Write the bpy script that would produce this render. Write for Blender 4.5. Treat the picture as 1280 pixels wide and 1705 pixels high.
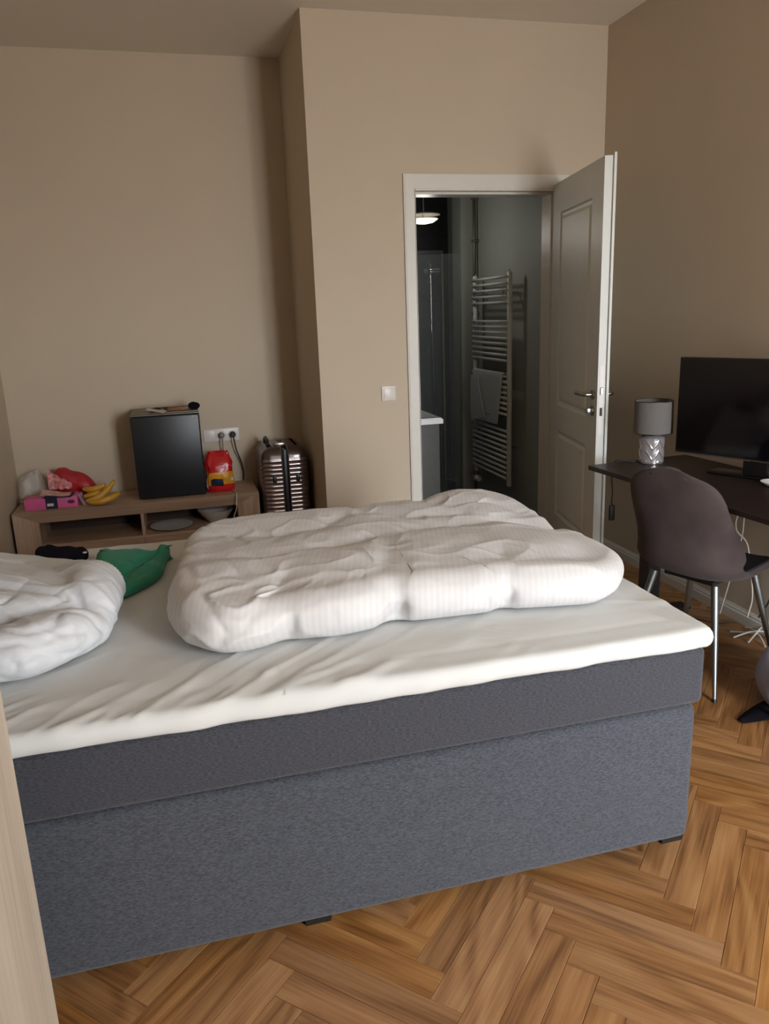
import bpy, bmesh, math, random
from mathutils import Vector, Matrix, noise
from math import sin, cos, pi, radians, atan2, sqrt

for o in list(bpy.data.objects):
    bpy.data.objects.remove(o)
random.seed(7)
SC = bpy.context.scene
COL = SC.collection

# ------------------------------------------------------------------ camera
YAW, PITCH, ROLL, FPX = 14.49, 14.53, -2.11, 1296.0
yw, pt, rl = map(radians, (YAW, PITCH, ROLL))
F = Vector((sin(yw)*cos(pt), cos(yw)*cos(pt), -sin(pt)))
R0 = Vector((cos(yw), -sin(yw), 0))
U0 = R0.cross(F)
Rv = R0*cos(rl) + U0*sin(rl)
Uv = U0*cos(rl) - R0*sin(rl)
cam_d = bpy.data.cameras.new('camera')
cam = bpy.data.objects.new('camera', cam_d)
COL.objects.link(cam)
M = Matrix((Rv, Uv, -F)).transposed().to_4x4()
M.translation = (0, 0, 1.5)
cam.matrix_world = M
cam_d.sensor_fit = 'VERTICAL'
cam_d.sensor_height = 24.0
cam_d.lens = FPX/1705.0*24.0
cam_d.clip_start = 0.03
SC.camera = cam

# ------------------------------------------------------------------ light, exposure
SC.view_settings.view_transform = 'Standard'
SC.view_settings.look = 'None'
SC.view_settings.gamma = 1.0
SC.view_settings.use_curve_mapping = False
SC.view_settings.exposure = 0.08
world = bpy.data.worlds.new('overcast_sky')
SC.world = world
world.use_nodes = True
wn = world.node_tree.nodes; wl = world.node_tree.links
wn.clear()
wo = wn.new('ShaderNodeOutputWorld'); wb = wn.new('ShaderNodeBackground')
wr = wn.new('ShaderNodeValToRGB'); ws = wn.new('ShaderNodeSeparateXYZ'); wt = wn.new('ShaderNodeTexCoord')
wm = wn.new('ShaderNodeMapRange')
wm.inputs['From Min'].default_value = -1; wm.inputs['From Max'].default_value = 1
wl.new(wt.outputs['Generated'], ws.inputs[0]); wl.new(ws.outputs['Z'], wm.inputs['Value'])
wl.new(wm.outputs[0], wr.inputs[0]); wl.new(wr.outputs[0], wb.inputs[0]); wl.new(wb.outputs[0], wo.inputs[0])
cr = wr.color_ramp
cr.elements[0].position = 0.40; cr.elements[0].color = (0.42, 0.42, 0.42, 1)
cr.elements[1].position = 0.56; cr.elements[1].color = (0.88, 0.94, 1.0, 1)
e = cr.elements.new(0.49); e.color = (0.62, 0.64, 0.66, 1)
wb.inputs['Strength'].default_value = 40.0
WIN = [(1.45, 2.46, 0.2, 2.5)]       # window openings in the front wall: x0, x1, z0, z1
YF = -1.3
for (a, b, c, d) in WIN:
    L = bpy.data.lights.new('window_portal', 'AREA')
    L.shape = 'RECTANGLE'; L.size = b-a; L.size_y = d-c
    L.cycles.is_portal = True
    lo = bpy.data.objects.new('window_portal', L)
    lo.location = ((a+b)/2, YF-0.14, (c+d)/2)
    lo.rotation_euler = (radians(90), 0, 0)
    COL.objects.link(lo)

# ------------------------------------------------------------------ material helpers
def srgb(r, g, b):
    f = lambda c: (c/255/12.92) if c/255 <= 0.04045 else ((c/255+0.055)/1.055)**2.4
    return (f(r), f(g), f(b), 1)

def scale(c, k):
    return (min(c[0]*k, 1), min(c[1]*k, 1), min(c[2]*k, 1), 1)

class NT:
    def __init__(s, name):
        s.m = bpy.data.materials.new(name); s.m.use_nodes = True
        s.n = s.m.node_tree.nodes; s.l = s.m.node_tree.links
        s.p = s.n['Principled BSDF']; s.out = s.n['Material Output']
    def node(s, t, **kw):
        n = s.n.new(t)
        for k, v in kw.items():
            if k.startswith('i_'):
                n.inputs[k[2:].replace('_', ' ')].default_value = v
            else:
                setattr(n, k, v)
        return n
    def coord(s, sc=(1, 1, 1), rot=(0, 0, 0), offset=None):
        t = s.node('ShaderNodeTexCoord'); mp = s.node('ShaderNodeMapping')
        mp.inputs['Scale'].default_value = sc; mp.inputs['Rotation'].default_value = rot
        src = t.outputs['Object']
        if offset is not None:
            add = s.node('ShaderNodeVectorMath', operation='ADD')
            s.l.new(src, add.inputs[0]); s.l.new(offset, add.inputs[1]); src = add.outputs[0]
        s.l.new(src, mp.inputs['Vector'])
        return mp.outputs[0]
    def bump(s, h, strength=0.2, dist=0.01):
        b = s.node('ShaderNodeBump'); b.inputs['Strength'].default_value = strength
        b.inputs['Distance'].default_value = dist
        s.l.new(h, b.inputs['Height']); s.l.new(b.outputs[0], s.p.inputs['Normal'])

def mat(name, c, rough=0.5, metal=0.0, var=0.08, nscale=20, bump=0.0, stretch=(1, 1, 1), spec=0.5, sheen=0.0, coat=0.0):
    t = NT(name)
    v = t.coord(stretch)
    n = t.node('ShaderNodeTexNoise'); n.inputs['Scale'].default_value = nscale; n.inputs['Detail'].default_value = 6
    t.l.new(v, n.inputs['Vector'])
    r = t.node('ShaderNodeValToRGB')
    r.color_ramp.elements[0].position = 0.3; r.color_ramp.elements[1].position = 0.7
    r.color_ramp.elements[0].color = scale(c, 1-var); r.color_ramp.elements[1].color = scale(c, 1+var)
    t.l.new(n.outputs[0], r.inputs[0]); t.l.new(r.outputs[0], t.p.inputs['Base Color'])
    t.p.inputs['Roughness'].default_value = rough; t.p.inputs['Metallic'].default_value = metal
    t.p.inputs['Specular IOR Level'].default_value = spec
    t.p.inputs['Sheen Weight'].default_value = sheen
    t.p.inputs['Coat Weight'].default_value = coat
    if bump: t.bump(n.outputs[0], bump, 0.004)
    return t.m

def wood(name, c, dark, light, axis=0, ring=True, random_obj=False, rough=0.45, fine=1.0):
    t = NT(name)
    off = None
    if random_obj:
        oi = t.node('ShaderNodeObjectInfo')
        mul = t.node('ShaderNodeVectorMath', operation='SCALE'); mul.inputs['Scale'].default_value = 37.0
        cb = t.node('ShaderNodeCombineXYZ')
        t.l.new(oi.outputs['Random'], cb.inputs[0]); t.l.new(oi.outputs['Random'], cb.inputs[1]); t.l.new(oi.outputs['Random'], cb.inputs[2])
        t.l.new(cb.outputs[0], mul.inputs[0]); off = mul.outputs[0]
    s1 = [14, 14, 14]; s1[axis] = 1.1
    s2 = [150, 150, 150]; s2[axis] = 5.0
    s3 = [5, 5, 5]; s3[axis] = 1.0
    v1 = t.coord([x*fine for x in s1], offset=off); v2 = t.coord([x*fine for x in s2], offset=off); v3 = t.coord([x*fine for x in s3], offset=off)
    n1 = t.node('ShaderNodeTexNoise', i_Scale=1.0, i_Detail=5.0, i_Distortion=1.2); t.l.new(v1, n1.inputs['Vector'])
    n2 = t.node('ShaderNodeTexNoise', i_Scale=1.0, i_Detail=4.0); t.l.new(v2, n2.inputs['Vector'])
    n3 = t.node('ShaderNodeTexNoise', i_Scale=1.0, i_Detail=2.0, i_Distortion=0.6); t.l.new(v3, n3.inputs['Vector'])
    # cathedral rings: a sine of a low noise
    m1 = t.node('ShaderNodeMath', operation='MULTIPLY'); m1.inputs[1].default_value = 46.0 if ring else 14.0
    t.l.new(n3.outputs[0], m1.inputs[0])
    m2 = t.node('ShaderNodeMath', operation='SINE'); t.l.new(m1.outputs[0], m2.inputs[0])
    mr = t.node('ShaderNodeMapRange'); mr.inputs['From Min'].default_value = -1; mr.inputs['From Max'].default_value = 1
    t.l.new(m2.outputs[0], mr.inputs['Value'])
    a = t.node('ShaderNodeMath', operation='MULTIPLY_ADD'); a.inputs[1].default_value = 0.17
    t.l.new(mr.outputs[0], a.inputs[0])
    b = t.node('ShaderNodeMath', operation='MULTIPLY'); b.inputs[1].default_value = 0.48
    t.l.new(n1.outputs[0], b.inputs[0])
    c2 = t.node('ShaderNodeMath', operation='MULTIPLY_ADD'); c2.inputs[1].default_value = 0.48
    t.l.new(n2.outputs[0], c2.inputs[0]); t.l.new(b.outputs[0], c2.inputs[2]); t.l.new(c2.outputs[0], a.inputs[2])
    r = t.node('ShaderNodeValToRGB'); e = r.color_ramp.elements
    e[0].position = 0.33; e[0].color = dark; e[1].position = 0.78; e[1].color = light
    k = e.new(0.55); k.color = c
    t.l.new(a.outputs[0], r.inputs[0])
    col = r.outputs[0]
    if random_obj:
        hs = t.node('ShaderNodeHueSaturation')
        oi = t.node('ShaderNodeObjectInfo')
        mv = t.node('ShaderNodeMapRange'); mv.inputs['To Min'].default_value = 0.92; mv.inputs['To Max'].default_value = 1.14
        t.l.new(oi.outputs['Random'], mv.inputs['Value']); t.l.new(mv.outputs[0], hs.inputs['Value'])
        m7 = t.node('ShaderNodeMath', operation='MULTIPLY'); m7.inputs[1].default_value = 7.31; t.l.new(oi.outputs['Random'], m7.inputs[0])
        fr = t.node('ShaderNodeMath', operation='FRACT'); t.l.new(m7.outputs[0], fr.inputs[0])
        ms = t.node('ShaderNodeMapRange'); ms.inputs['To Min'].default_value = 0.92; ms.inputs['To Max'].default_value = 1.05
        t.l.new(fr.outputs[0], ms.inputs['Value']); t.l.new(ms.outputs[0], hs.inputs['Saturation'])
        t.l.new(col, hs.inputs['Color']); col = hs.outputs[0]
    t.l.new(col, t.p.inputs['Base Color'])
    t.p.inputs['Roughness'].default_value = rough
    t.bump(a.outputs[0], 0.15, 0.002)
    return t.m

def heather(name, c, c2, stretch=(60, 60, 420), rough=0.95):
    t = NT(name)
    v = t.coord(stretch)
    n = t.node('ShaderNodeTexNoise', i_Scale=1.0, i_Detail=4.0, i_Roughness=0.7); t.l.new(v, n.inputs['Vector'])
    r = t.node('ShaderNodeValToRGB'); r.color_ramp.elements[0].position = 0.36; r.color_ramp.elements[1].position = 0.66
    r.color_ramp.elements[0].color = c; r.color_ramp.elements[1].color = c2
    t.l.new(n.outputs[0], r.inputs[0]); t.l.new(r.outputs[0], t.p.inputs['Base Color'])
    t.p.inputs['Roughness'].default_value = rough; t.p.inputs['Specular IOR Level'].default_value = 0.2
    t.p.inputs['Sheen Weight'].default_value = 0.15
    t.bump(n.outputs[0], 0.5, 0.002)
    return t.m

def cotton(name, c, stripe=None, bump=0.12, wr=6.0):
    t = NT(name)
    v = t.coord((1, 1, 1))
    n = t.node('ShaderNodeTexNoise', i_Scale=wr, i_Detail=5.0, i_Distortion=0.8); t.l.new(v, n.inputs['Vector'])
    n2 = t.node('ShaderNodeTexNoise', i_Scale=400.0, i_Detail=2.0); t.l.new(v, n2.inputs['Vector'])
    h = t.node('ShaderNodeMath', operation='MULTIPLY_ADD'); h.inputs[1].default_value = 0.03
    t.l.new(n2.outputs[0], h.inputs[0]); t.l.new(n.outputs[0], h.inputs[2])
    t.p.inputs['Base Color'].default_value = c
    if stripe:
        vs = t.coord((1, 1, 1), rot=(0, 0, stripe[1]))
        w = t.node('ShaderNodeTexWave', wave_type='BANDS', bands_direction='X', wave_profile='SIN')
        w.inputs['Scale'].default_value = stripe[0]; w.inputs['Distortion'].default_value = 0.6; w.inputs['Detail Scale'].default_value = 0.3
        t.l.new(vs, w.inputs['Vector'])
        r = t.node('ShaderNodeValToRGB'); r.color_ramp.elements[0].position = 0.42; r.color_ramp.elements[1].position = 0.58
        r.color_ramp.elements[0].color = scale(c, 0.98); r.color_ramp.elements[1].color = scale(c, 1.02)
        t.l.new(w.outputs[0], r.inputs[0]); t.l.new(r.outputs[0], t.p.inputs['Base Color'])
        mr = t.node('ShaderNodeMapRange'); mr.inputs['To Min'].default_value = 0.8; mr.inputs['To Max'].default_value = 0.5
        t.l.new(w.outputs[0], mr.inputs['Value']); t.l.new(mr.outputs[0], t.p.inputs['Roughness'])
    else:
        t.p.inputs['Roughness'].default_value = 0.85
    t.p.inputs['Specular IOR Level'].default_value = 0.25
    t.p.inputs['Sheen Weight'].default_value = 0.1
    t.bump(h.outputs[0], bump, 0.03)
    return t.m

def clear_film(name, tint=(1, 1, 1, 1), alpha=0.3, rough=0.15):
    t = NT(name)
    t.p.inputs['Base Color'].default_value = tint; t.p.inputs['Roughness'].default_value = rough
    v = t.coord(); n = t.node('ShaderNodeTexNoise', i_Scale=35.0, i_Detail=4.0); t.l.new(v, n.inputs['Vector'])
    t.bump(n.outputs[0], 0.8, 0.01)
    tr = t.node('ShaderNodeBsdfTransparent'); mx = t.node('ShaderNodeMixShader'); mx.inputs[0].default_value = alpha
    t.l.new(tr.outputs[0], mx.inputs[1]); t.l.new(t.p.outputs[0], mx.inputs[2]); t.l.new(mx.outputs[0], t.out.inputs[0])
    return t.m

WALLC = srgb(197, 182, 161)
M_wall = mat('beige_wall_paint', WALLC, 0.75, var=0.015, nscale=3, bump=0.0, spec=0.3)
M_ceil = mat('ceiling_paint', srgb(226, 217, 202), 0.9, var=0.01, nscale=3)
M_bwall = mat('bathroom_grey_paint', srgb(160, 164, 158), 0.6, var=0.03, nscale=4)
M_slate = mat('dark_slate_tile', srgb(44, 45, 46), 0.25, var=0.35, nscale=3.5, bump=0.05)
M_slate_f = mat('dark_floor_tile', srgb(62, 62, 60), 0.35, var=0.2, nscale=5)
M_grout = mat('grout', srgb(60, 60, 60), 0.9)
M_white = mat('white_lacquer', srgb(212, 208, 198), 0.4, var=0.01)
M_whitep = mat('white_plastic', srgb(222, 214, 208), 0.35, var=0.01)
M_doorleaf = mat('white_door_lacquer', srgb(208, 209, 203), 0.42, var=0.015, nscale=8)
M_bolt = mat('dark_bolt_finish', srgb(70, 64, 56), 0.9)  # dark brown-grey for the dead bolt
M_parq = wood('oak_parquet', srgb(149, 104, 60), srgb(98, 62, 32), srgb(173, 130, 83), 0, random_obj=True, rough=0.42)
M_sub = mat('subfloor', srgb(84, 52, 30), 0.9)
M_side = wood('sideboard_oak', srgb(174, 146, 122), srgb(144, 118, 96), srgb(192, 166, 142), 0, ring=False, rough=0.6)
M_sideV = wood('sideboard_oak_upright', srgb(174, 146, 122), srgb(144, 118, 96), srgb(192, 166, 142), 2, ring=False, rough=0.6)
M_sidedark = mat('niche_dark', srgb(74, 54, 44), 0.8)
M_ward = wood('wardrobe_pale_oak', srgb(180, 168, 151), srgb(160, 148, 131), srgb(196, 185, 168), 2, ring=False, rough=0.6, fine=0.5)
M_bed = heather('bed_grey_fabric', srgb(50, 53, 60), srgb(84, 87, 94), (110, 110, 480))
M_bedm = heather('mattress_grey_fabric', srgb(46, 47, 54), srgb(76, 77, 83), (110, 110, 480))
M_black = mat('black_plastic', srgb(24, 24, 26), 0.4, var=0.1)
M_foot = mat('black_foot', srgb(28, 24, 24), 0.5)
M_sheet = cotton('white_fitted_sheet', srgb(205, 206, 204), bump=0.12, wr=5)
M_duvet = cotton('white_striped_duvet', srgb(208, 206, 206), stripe=(20, 0.28), bump=0.12, wr=9)
M_duvet2 = cotton('white_duvet_cool', srgb(206, 208, 212), stripe=(20, 1.2), bump=0.12, wr=9)
M_green = cotton('green_cloth', srgb(46, 128, 102), bump=0.1)
M_blackcloth = mat('black_cloth', srgb(20, 18, 25), 1.0, spec=0.1)
M_fridge = mat('fridge_black', srgb(26, 28, 32), 0.38, var=0.05, nscale=60, bump=0.05)
M_fridgetop = mat('fridge_top_grey', srgb(120, 108, 92), 0.45)
M_chrome = mat('chrome', srgb(200, 200, 200), 0.12, 1.0, var=0.02)
M_steel = mat('brushed_steel', srgb(160, 155, 148), 0.3, 1.0, var=0.04)
M_leg = mat('satin_metal_leg', srgb(150, 154, 156), 0.42, 1.0, var=0.03)
M_velvet = mat('taupe_velvet', srgb(78, 68, 67), 1.0, var=0.22, nscale=7, bump=0.15, sheen=0.08, spec=0.05)
M_seatshade = mat('shaded_seat_fabric', srgb(52, 48, 54), 0.7, var=0.15, nscale=9)  # colour darkened to stand for the shade inside the shell
M_desk = wood('black_brown_desk', srgb(40, 30, 28), srgb(28, 20, 20), srgb(54, 42, 38), 1, ring=False, rough=0.42)
M_screen = mat('tv_screen', srgb(10, 8, 12), 0.08, var=0.0, spec=0.5)
M_bezel = mat('tv_bezel', srgb(20, 18, 20), 0.25)
M_shade = mat('grey_lamp_shade', srgb(104, 99, 95), 0.9, var=0.03, nscale=120, bump=0.2)
M_ceramic = mat('silver_grey_ceramic', srgb(168, 162, 164), 0.2, 0.35, var=0.08, nscale=12)
M_silver = mat('silver_glaze', srgb(210, 206, 206), 0.18, 0.8, var=0.04)
M_case = mat('suitcase_brown', srgb(70, 50, 46), 0.3, 0.1, var=0.06, coat=0.5)
M_rib = mat('suitcase_rib', srgb(150, 138, 136), 0.22, 0.85, var=0.05)
M_red = mat('red_foil', srgb(190, 28, 34), 0.28, var=0.15, nscale=14, bump=0.3)
M_redcloth = mat('red_plastic_bag', srgb(176, 34, 44), 0.5, var=0.15, nscale=12)
M_redpat = mat('red_white_print', srgb(206, 130, 128), 0.5, var=0.5, nscale=55)
M_yellow = mat('yellow_print', srgb(214, 150, 40), 0.35, var=0.15)
M_navy = mat('navy_print', srgb(26, 30, 58), 0.5)
M_pink = mat('pink_card', srgb(214, 96, 150), 0.5, var=0.05)
M_pinkd = mat('dark_magenta', srgb(110, 24, 66), 0.5)
M_banana = mat('banana_skin', srgb(204, 152, 48), 0.5, var=0.12, nscale=22)
M_bantip = mat('banana_stem', srgb(110, 80, 30), 0.7)
M_mag = mat('magazine_print', srgb(206, 168, 158), 0.4, var=0.45, nscale=40)
M_paper = mat('paper', srgb(214, 206, 194), 0.8, var=0.02)
M_film = clear_film('clear_plastic_film', (0.9, 0.88, 0.84, 1), 0.3)
M_filmp = clear_film('lilac_plastic_film', (0.75, 0.5, 0.75, 1), 0.35)
M_porc = mat('white_porcelain', srgb(232, 232, 232), 0.25, var=0.01)
M_porcg = mat('pale_bowl', srgb(196, 188, 180), 0.35, var=0.02)
M_rad = mat('white_radiator', srgb(214, 216, 214), 0.35, var=0.01)
M_towel = mat('white_towel', srgb(190, 196, 194), 0.95, var=0.08, nscale=120, bump=0.4)
M_vanity = mat('anthracite_vanity', srgb(84, 84, 82), 0.5)
M_glass = clear_film('shower_glass', (0.7, 0.75, 0.75, 1), 0.05, 0.06)
M_alu = mat('aluminium_profile', srgb(100, 98, 84), 0.35, 0.6)
M_cablew = mat('white_cable', srgb(208, 200, 190), 0.5)
M_cableb = mat('black_cable', srgb(34, 26, 24), 0.5)
M_plugg = mat('grey_plug', srgb(140, 132, 124), 0.5)
M_brass = mat('gold_clasp', srgb(190, 140, 80), 0.25, 0.9)
M_leather = mat('brown_leather', srgb(110, 72, 52), 0.5)
M_bag = mat('blue_grey_bag', srgb(160, 166, 196), 0.45, var=0.12, nscale=8)
M_purple = mat('violet_trim', srgb(54, 46, 118), 0.6)

# ------------------------------------------------------------------ mesh helpers
def obj(name, bm, m, parent=None, smooth=True, angle=40, mods=None):
    me = bpy.data.meshes.new(name)
    bmesh.ops.recalc_face_normals(bm, faces=bm.faces[:])
    bm.to_mesh(me); bm.free()
    mm = m if isinstance(m, (list, tuple)) else [m]
    for x in mm: me.materials.append(x)
    if smooth:
        for p in me.polygons: p.use_smooth = True
        try: me.set_sharp_from_angle(angle=radians(angle))
        except Exception: pass
    o = bpy.data.objects.new(name, me); COL.objects.link(o)
    if parent is not None: o.parent = parent
    return o

def tag(o, label=None, cat=None, group=None, kind=None):
    if label: o['label'] = label
    if cat: o['category'] = cat
    if group: o['group'] = group
    if kind: o['kind'] = kind
    return o

def thing(name, label, cat, loc=(0, 0, 0), rz=0, group=None):
    o = bpy.data.objects.new(name, None); COL.objects.link(o)
    o.location = loc; o.rotation_euler = (0, 0, rz); o.empty_display_size = 0.05
    return tag(o, label, cat, group)

def bm_box(bm, x0, x1, y0, y1, z0, z1, mi=0, bev=0.0, seg=2, M=None):
    vs = [bm.verts.new((x, y, z)) for z in (z0, z1) for y in (y0, y1) for x in (x0, x1)]
    fs = [bm.faces.new([vs[i] for i in f]) for f in ((0, 2, 3, 1), (4, 5, 7, 6), (0, 1, 5, 4), (2, 6, 7, 3), (0, 4, 6, 2), (1, 3, 7, 5))]
    for f in fs: f.material_index = mi
    if bev > 0:
        es = list({e for f in fs for e in f.edges})
        r = bmesh.ops.bevel(bm, geom=es, offset=bev, segments=seg, affect='EDGES', profile=0.5)
        vs = list({v for v in r['verts']} | {v for v in vs if v.is_valid})
    if M is not None:
        bmesh.ops.transform(bm, matrix=M, verts=[v for v in vs if v.is_valid])

def box(*a, **k):
    bm = bmesh.new(); bm_box(bm, *a, **k); return bm

def bm_tube(bm, pts, r, n=8, caps=True, mi=0):
    pts = [Vector(p) for p in pts]
    rs = r if isinstance(r, (list, tuple)) else [r]*len(pts)
    rings = []
    up = None
    for i, p in enumerate(pts):
        t = (pts[min(i+1, len(pts)-1)] - pts[max(i-1, 0)]).normalized()
        if up is None:
            up = Vector((0, 0, 1)) if abs(t.z) < 0.9 else Vector((1, 0, 0))
        a = (up - t*up.dot(t)).normalized(); b = t.cross(a); up = a
        rings.append([bm.verts.new(p + (a*cos(2*pi*k/n) + b*sin(2*pi*k/n))*rs[i]) for k in range(n)])
    for i in range(len(rings)-1):
        for k in range(n):
            f = bm.faces.new((rings[i][k], rings[i][(k+1) % n], rings[i+1][(k+1) % n], rings[i+1][k])); f.material_index = mi
    if caps:
        f = bm.faces.new(rings[0][::-1]); f.material_index = mi
        f = bm.faces.new(rings[-1]); f.material_index = mi

def tube(pts, r, n=8, **k):
    bm = bmesh.new(); bm_tube(bm, pts, r, n, **k); return bm

def smooth_path(pts, sub=6):
    P = [Vector(p) for p in pts]; P = [2*P[0]-P[1]] + P + [2*P[-1]-P[-2]]
    out = []
    for i in range(1, len(P)-2):
        for k in range(sub):
            t = k/sub
            a, b, c, d = P[i-1], P[i], P[i+1], P[i+2]
            out.append(0.5*((2*b) + (c-a)*t + (2*a-5*b+4*c-d)*t*t + (3*b-a-3*c+d)*t**3))
    out.append(P[-2]); return out

def bm_lathe(bm, prof, n=32, c=(0, 0, 0), mi=0, axis='z'):
    rings = []
    for r, z in prof:
        ring = []
        for k in range(n):
            a = 2*pi*k/n
            if axis == 'z': v = (c[0]+r*cos(a), c[1]+r*sin(a), c[2]+z)
            elif axis == 'y': v = (c[0]+r*cos(a), c[1]+z, c[2]+r*sin(a))
            else: v = (c[0]+z, c[1]+r*cos(a), c[2]+r*sin(a))
            ring.append(bm.verts.new(v))
        rings.append(ring)
    for i in range(len(rings)-1):
        for k in range(n):
            f = bm.faces.new((rings[i][k], rings[i][(k+1) % n], rings[i+1][(k+1) % n], rings[i+1][k])); f.material_index = mi
    for rr, pr in ((rings[0], prof[0]), (rings[-1], prof[-1])):
        if pr[0] > 1e-5:
            f = bm.faces.new(rr); f.material_index = mi
    bmesh.ops.remove_doubles(bm, verts=[v for ring in rings for v in ring if v.is_valid], dist=1e-6)

def lathe(prof, n=32, **k):
    bm = bmesh.new(); bm_lathe(bm, prof, n, **k); return bm

def bm_grid(bm, fn, nu, nv, mi=0, closeu=False):
    g = [[bm.verts.new(fn(i/(nu if closeu else nu-1), j/(nv-1))) for j in range(nv)] for i in range(nu)]
    for i in range(nu if closeu else nu-1):
        for j in range(nv-1):
            f = bm.faces.new((g[i][j], g[(i+1) % nu][j], g[(i+1) % nu][j+1], g[i][j+1])); f.material_index = mi
    return g

def bm_shell(bm, fn, nfn, th, nu, nv, mi=0):
    """closed sheet of thickness th between fn and fn + nfn*th"""
    A = [[Vector(fn(i/(nu-1), j/(nv-1))) for j in range(nv)] for i in range(nu)]
    def nrm(i, j):
        a = A[min(i+1, nu-1)][j]-A[max(i-1, 0)][j]; b = A[i][min(j+1, nv-1)]-A[i][max(j-1, 0)]
        n = a.cross(b); return n.normalized() if n.length > 1e-9 else Vector((0, 0, 1))
    g1 = [[bm.verts.new(A[i][j]) for j in range(nv)] for i in range(nu)]
    g2 = [[bm.verts.new(A[i][j]+nrm(i, j)*(th if not callable(th) else th(i/(nu-1), j/(nv-1)))) for j in range(nv)] for i in range(nu)]
    for i in range(nu-1):
        for j in range(nv-1):
            bm.faces.new((g1[i][j], g1[i+1][j], g1[i+1][j+1], g1[i][j+1])).material_index = mi
            bm.faces.new((g2[i][j], g2[i][j+1], g2[i+1][j+1], g2[i+1][j])).material_index = nfn if isinstance(nfn, int) else mi
    for i in range(nu-1):
        bm.faces.new((g1[i][0], g2[i][0], g2[i+1][0], g1[i+1][0])).material_index = mi
        bm.faces.new((g1[i][-1], g1[i+1][-1], g2[i+1][-1], g2[i][-1])).material_index = mi
    for j in range(nv-1):
        bm.faces.new((g1[0][j], g1[0][j+1], g2[0][j+1], g2[0][j])).material_index = mi
        bm.faces.new((g1[-1][j], g2[-1][j], g2[-1][j+1], g1[-1][j+1])).material_index = mi

def prism(poly, z0, z1, mi=0, bm=None):
    bm = bm or bmesh.new()
    a = [bm.verts.new((x, y, z0)) for x, y in poly]; b = [bm.verts.new((x, y, z1)) for x, y in poly]
    n = len(poly)
    bm.faces.new(a[::-1]).material_index = mi; bm.faces.new(b).material_index = mi
    for i in range(n): bm.faces.new((a[i], a[(i+1) % n], b[(i+1) % n], b[i])).material_index = mi
    return bm

def hexa(q0, q1):
    """box-like solid between quad q0 and quad q1"""
    bm = bmesh.new(); a = [bm.verts.new(p) for p in q0]; b = [bm.verts.new(p) for p in q1]
    bm.faces.new(a[::-1]); bm.faces.new(b)
    for i in range(4): bm.faces.new((a[i], a[(i+1) % 4], b[(i+1) % 4], b[i]))
    return bm

def fbm(v, o=4):
    return noise.fractal(v, 1.0, 2.0, o)

def ridge(v):
    return 1-abs(noise.noise(v))*2.2

def struct(name, bm, m, parent=None, smooth=False, kind='structure'):
    o = obj(name, bm, m, parent, smooth=smooth)
    if parent is None: o['kind'] = 'structure'
    return o

# ------------------------------------------------------------------ room shell
XL, XR, YB, XA, YA, ZC = -1.0, 2.49, 4.32, 0.775, 5.12, 2.97
T = 0.15
DX0, DX1, DZ = 1.335, 2.21, 2.135      # structural door opening
bm = bmesh.new()
bm_box(bm, XA, DX0, YB, YB+T, 0, ZC); bm_box(bm, DX1, XR+T, YB, YB+T, 0, ZC); bm_box(bm, DX0, DX1, YB, YB+T, DZ, ZC)
struct('wall_back', bm, M_wall)
struct('wall_alcove', box(XL-T, XA+T, YA, YA+T, 0, ZC), M_wall)
struct('wall_alcove_right', box(XA, XA+T, YB+T, YA, 0, ZC), M_wall)
struct('wall_left', box(XL-T, XL, YF, YA, 0, ZC), M_wall)
struct('wall_right', box(XR, XR+T, YF, YB, 0, ZC), M_wall)
bm = bmesh.new()
xs = XL-T
for (a, b, c, d) in WIN:
    bm_box(bm, xs, a, YF-0.3, YF, 0, ZC); bm_box(bm, a, b, YF-0.3, YF, 0, c); bm_box(bm, a, b, YF-0.3, YF, d, ZC); xs = b
bm_box(bm, xs, XR+T, YF-0.3, YF, 0, ZC)
struct('wall_front', bm, M_wall)
struct('ceiling', box(XL-T, XR+T, YF-0.3, YA+T, ZC, ZC+0.1), M_ceil)
for (a, b, c, d) in WIN:
    w = bpy.data.objects.new('window_1', None); COL.objects.link(w); w['kind'] = 'structure'
    w.location = (a, YF, c)
    f = bmesh.new(); W, H = b-a, d-c
    for (x0, x1, z0, z1) in ((0.002, .06, .002, H-.002), (W-.06, W-.002, .002, H-.002), (.06, W-.06, .002, .06), (.06, W-.06, H-.06, H-.002), (W/2-.04, W/2+.04, .06, H-.06)):
        bm_box(f, x0, x1, -.12, -.06, z0, z1)
    obj('window_frame', f, M_white, w, smooth=False)

# bathroom beyond the door
BX0, BX1, BY1, BZ = 1.0, 2.31, 6.5, 2.6
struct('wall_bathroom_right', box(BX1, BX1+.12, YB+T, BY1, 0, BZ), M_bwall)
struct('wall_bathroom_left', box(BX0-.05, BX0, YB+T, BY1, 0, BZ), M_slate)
wbb = struct('wall_bathroom_back', box(BX0-.05, BX1+.12, BY1, BY1+.1, 0, BZ), M_grout)
tm = None
for i in range(3):
    for j in range(5):
        x0 = BX0+i*0.44; z0 = j*0.52
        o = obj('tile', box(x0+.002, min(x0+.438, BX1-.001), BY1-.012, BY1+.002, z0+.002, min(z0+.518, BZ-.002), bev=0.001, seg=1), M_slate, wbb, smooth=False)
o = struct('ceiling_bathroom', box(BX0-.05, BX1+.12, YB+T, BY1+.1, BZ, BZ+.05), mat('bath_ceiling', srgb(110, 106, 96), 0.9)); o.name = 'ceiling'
bf = struct('floor_bathroom', box(BX0-.05, BX1+.12, YB, BY1+.1, -.03, -.008), M_grout)
for i in range(3):
    for j in range(5):
        x0 = BX0+i*0.44; y0 = YB+T+j*0.44
        if y0+.01 > BY1: continue
        obj('tile', box(x0+.002, min(x0+.438, BX1-.001), y0+.002, min(y0+.438, BY1-.014), -.008, 0.0), M_slate_f, bf, smooth=False)

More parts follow.
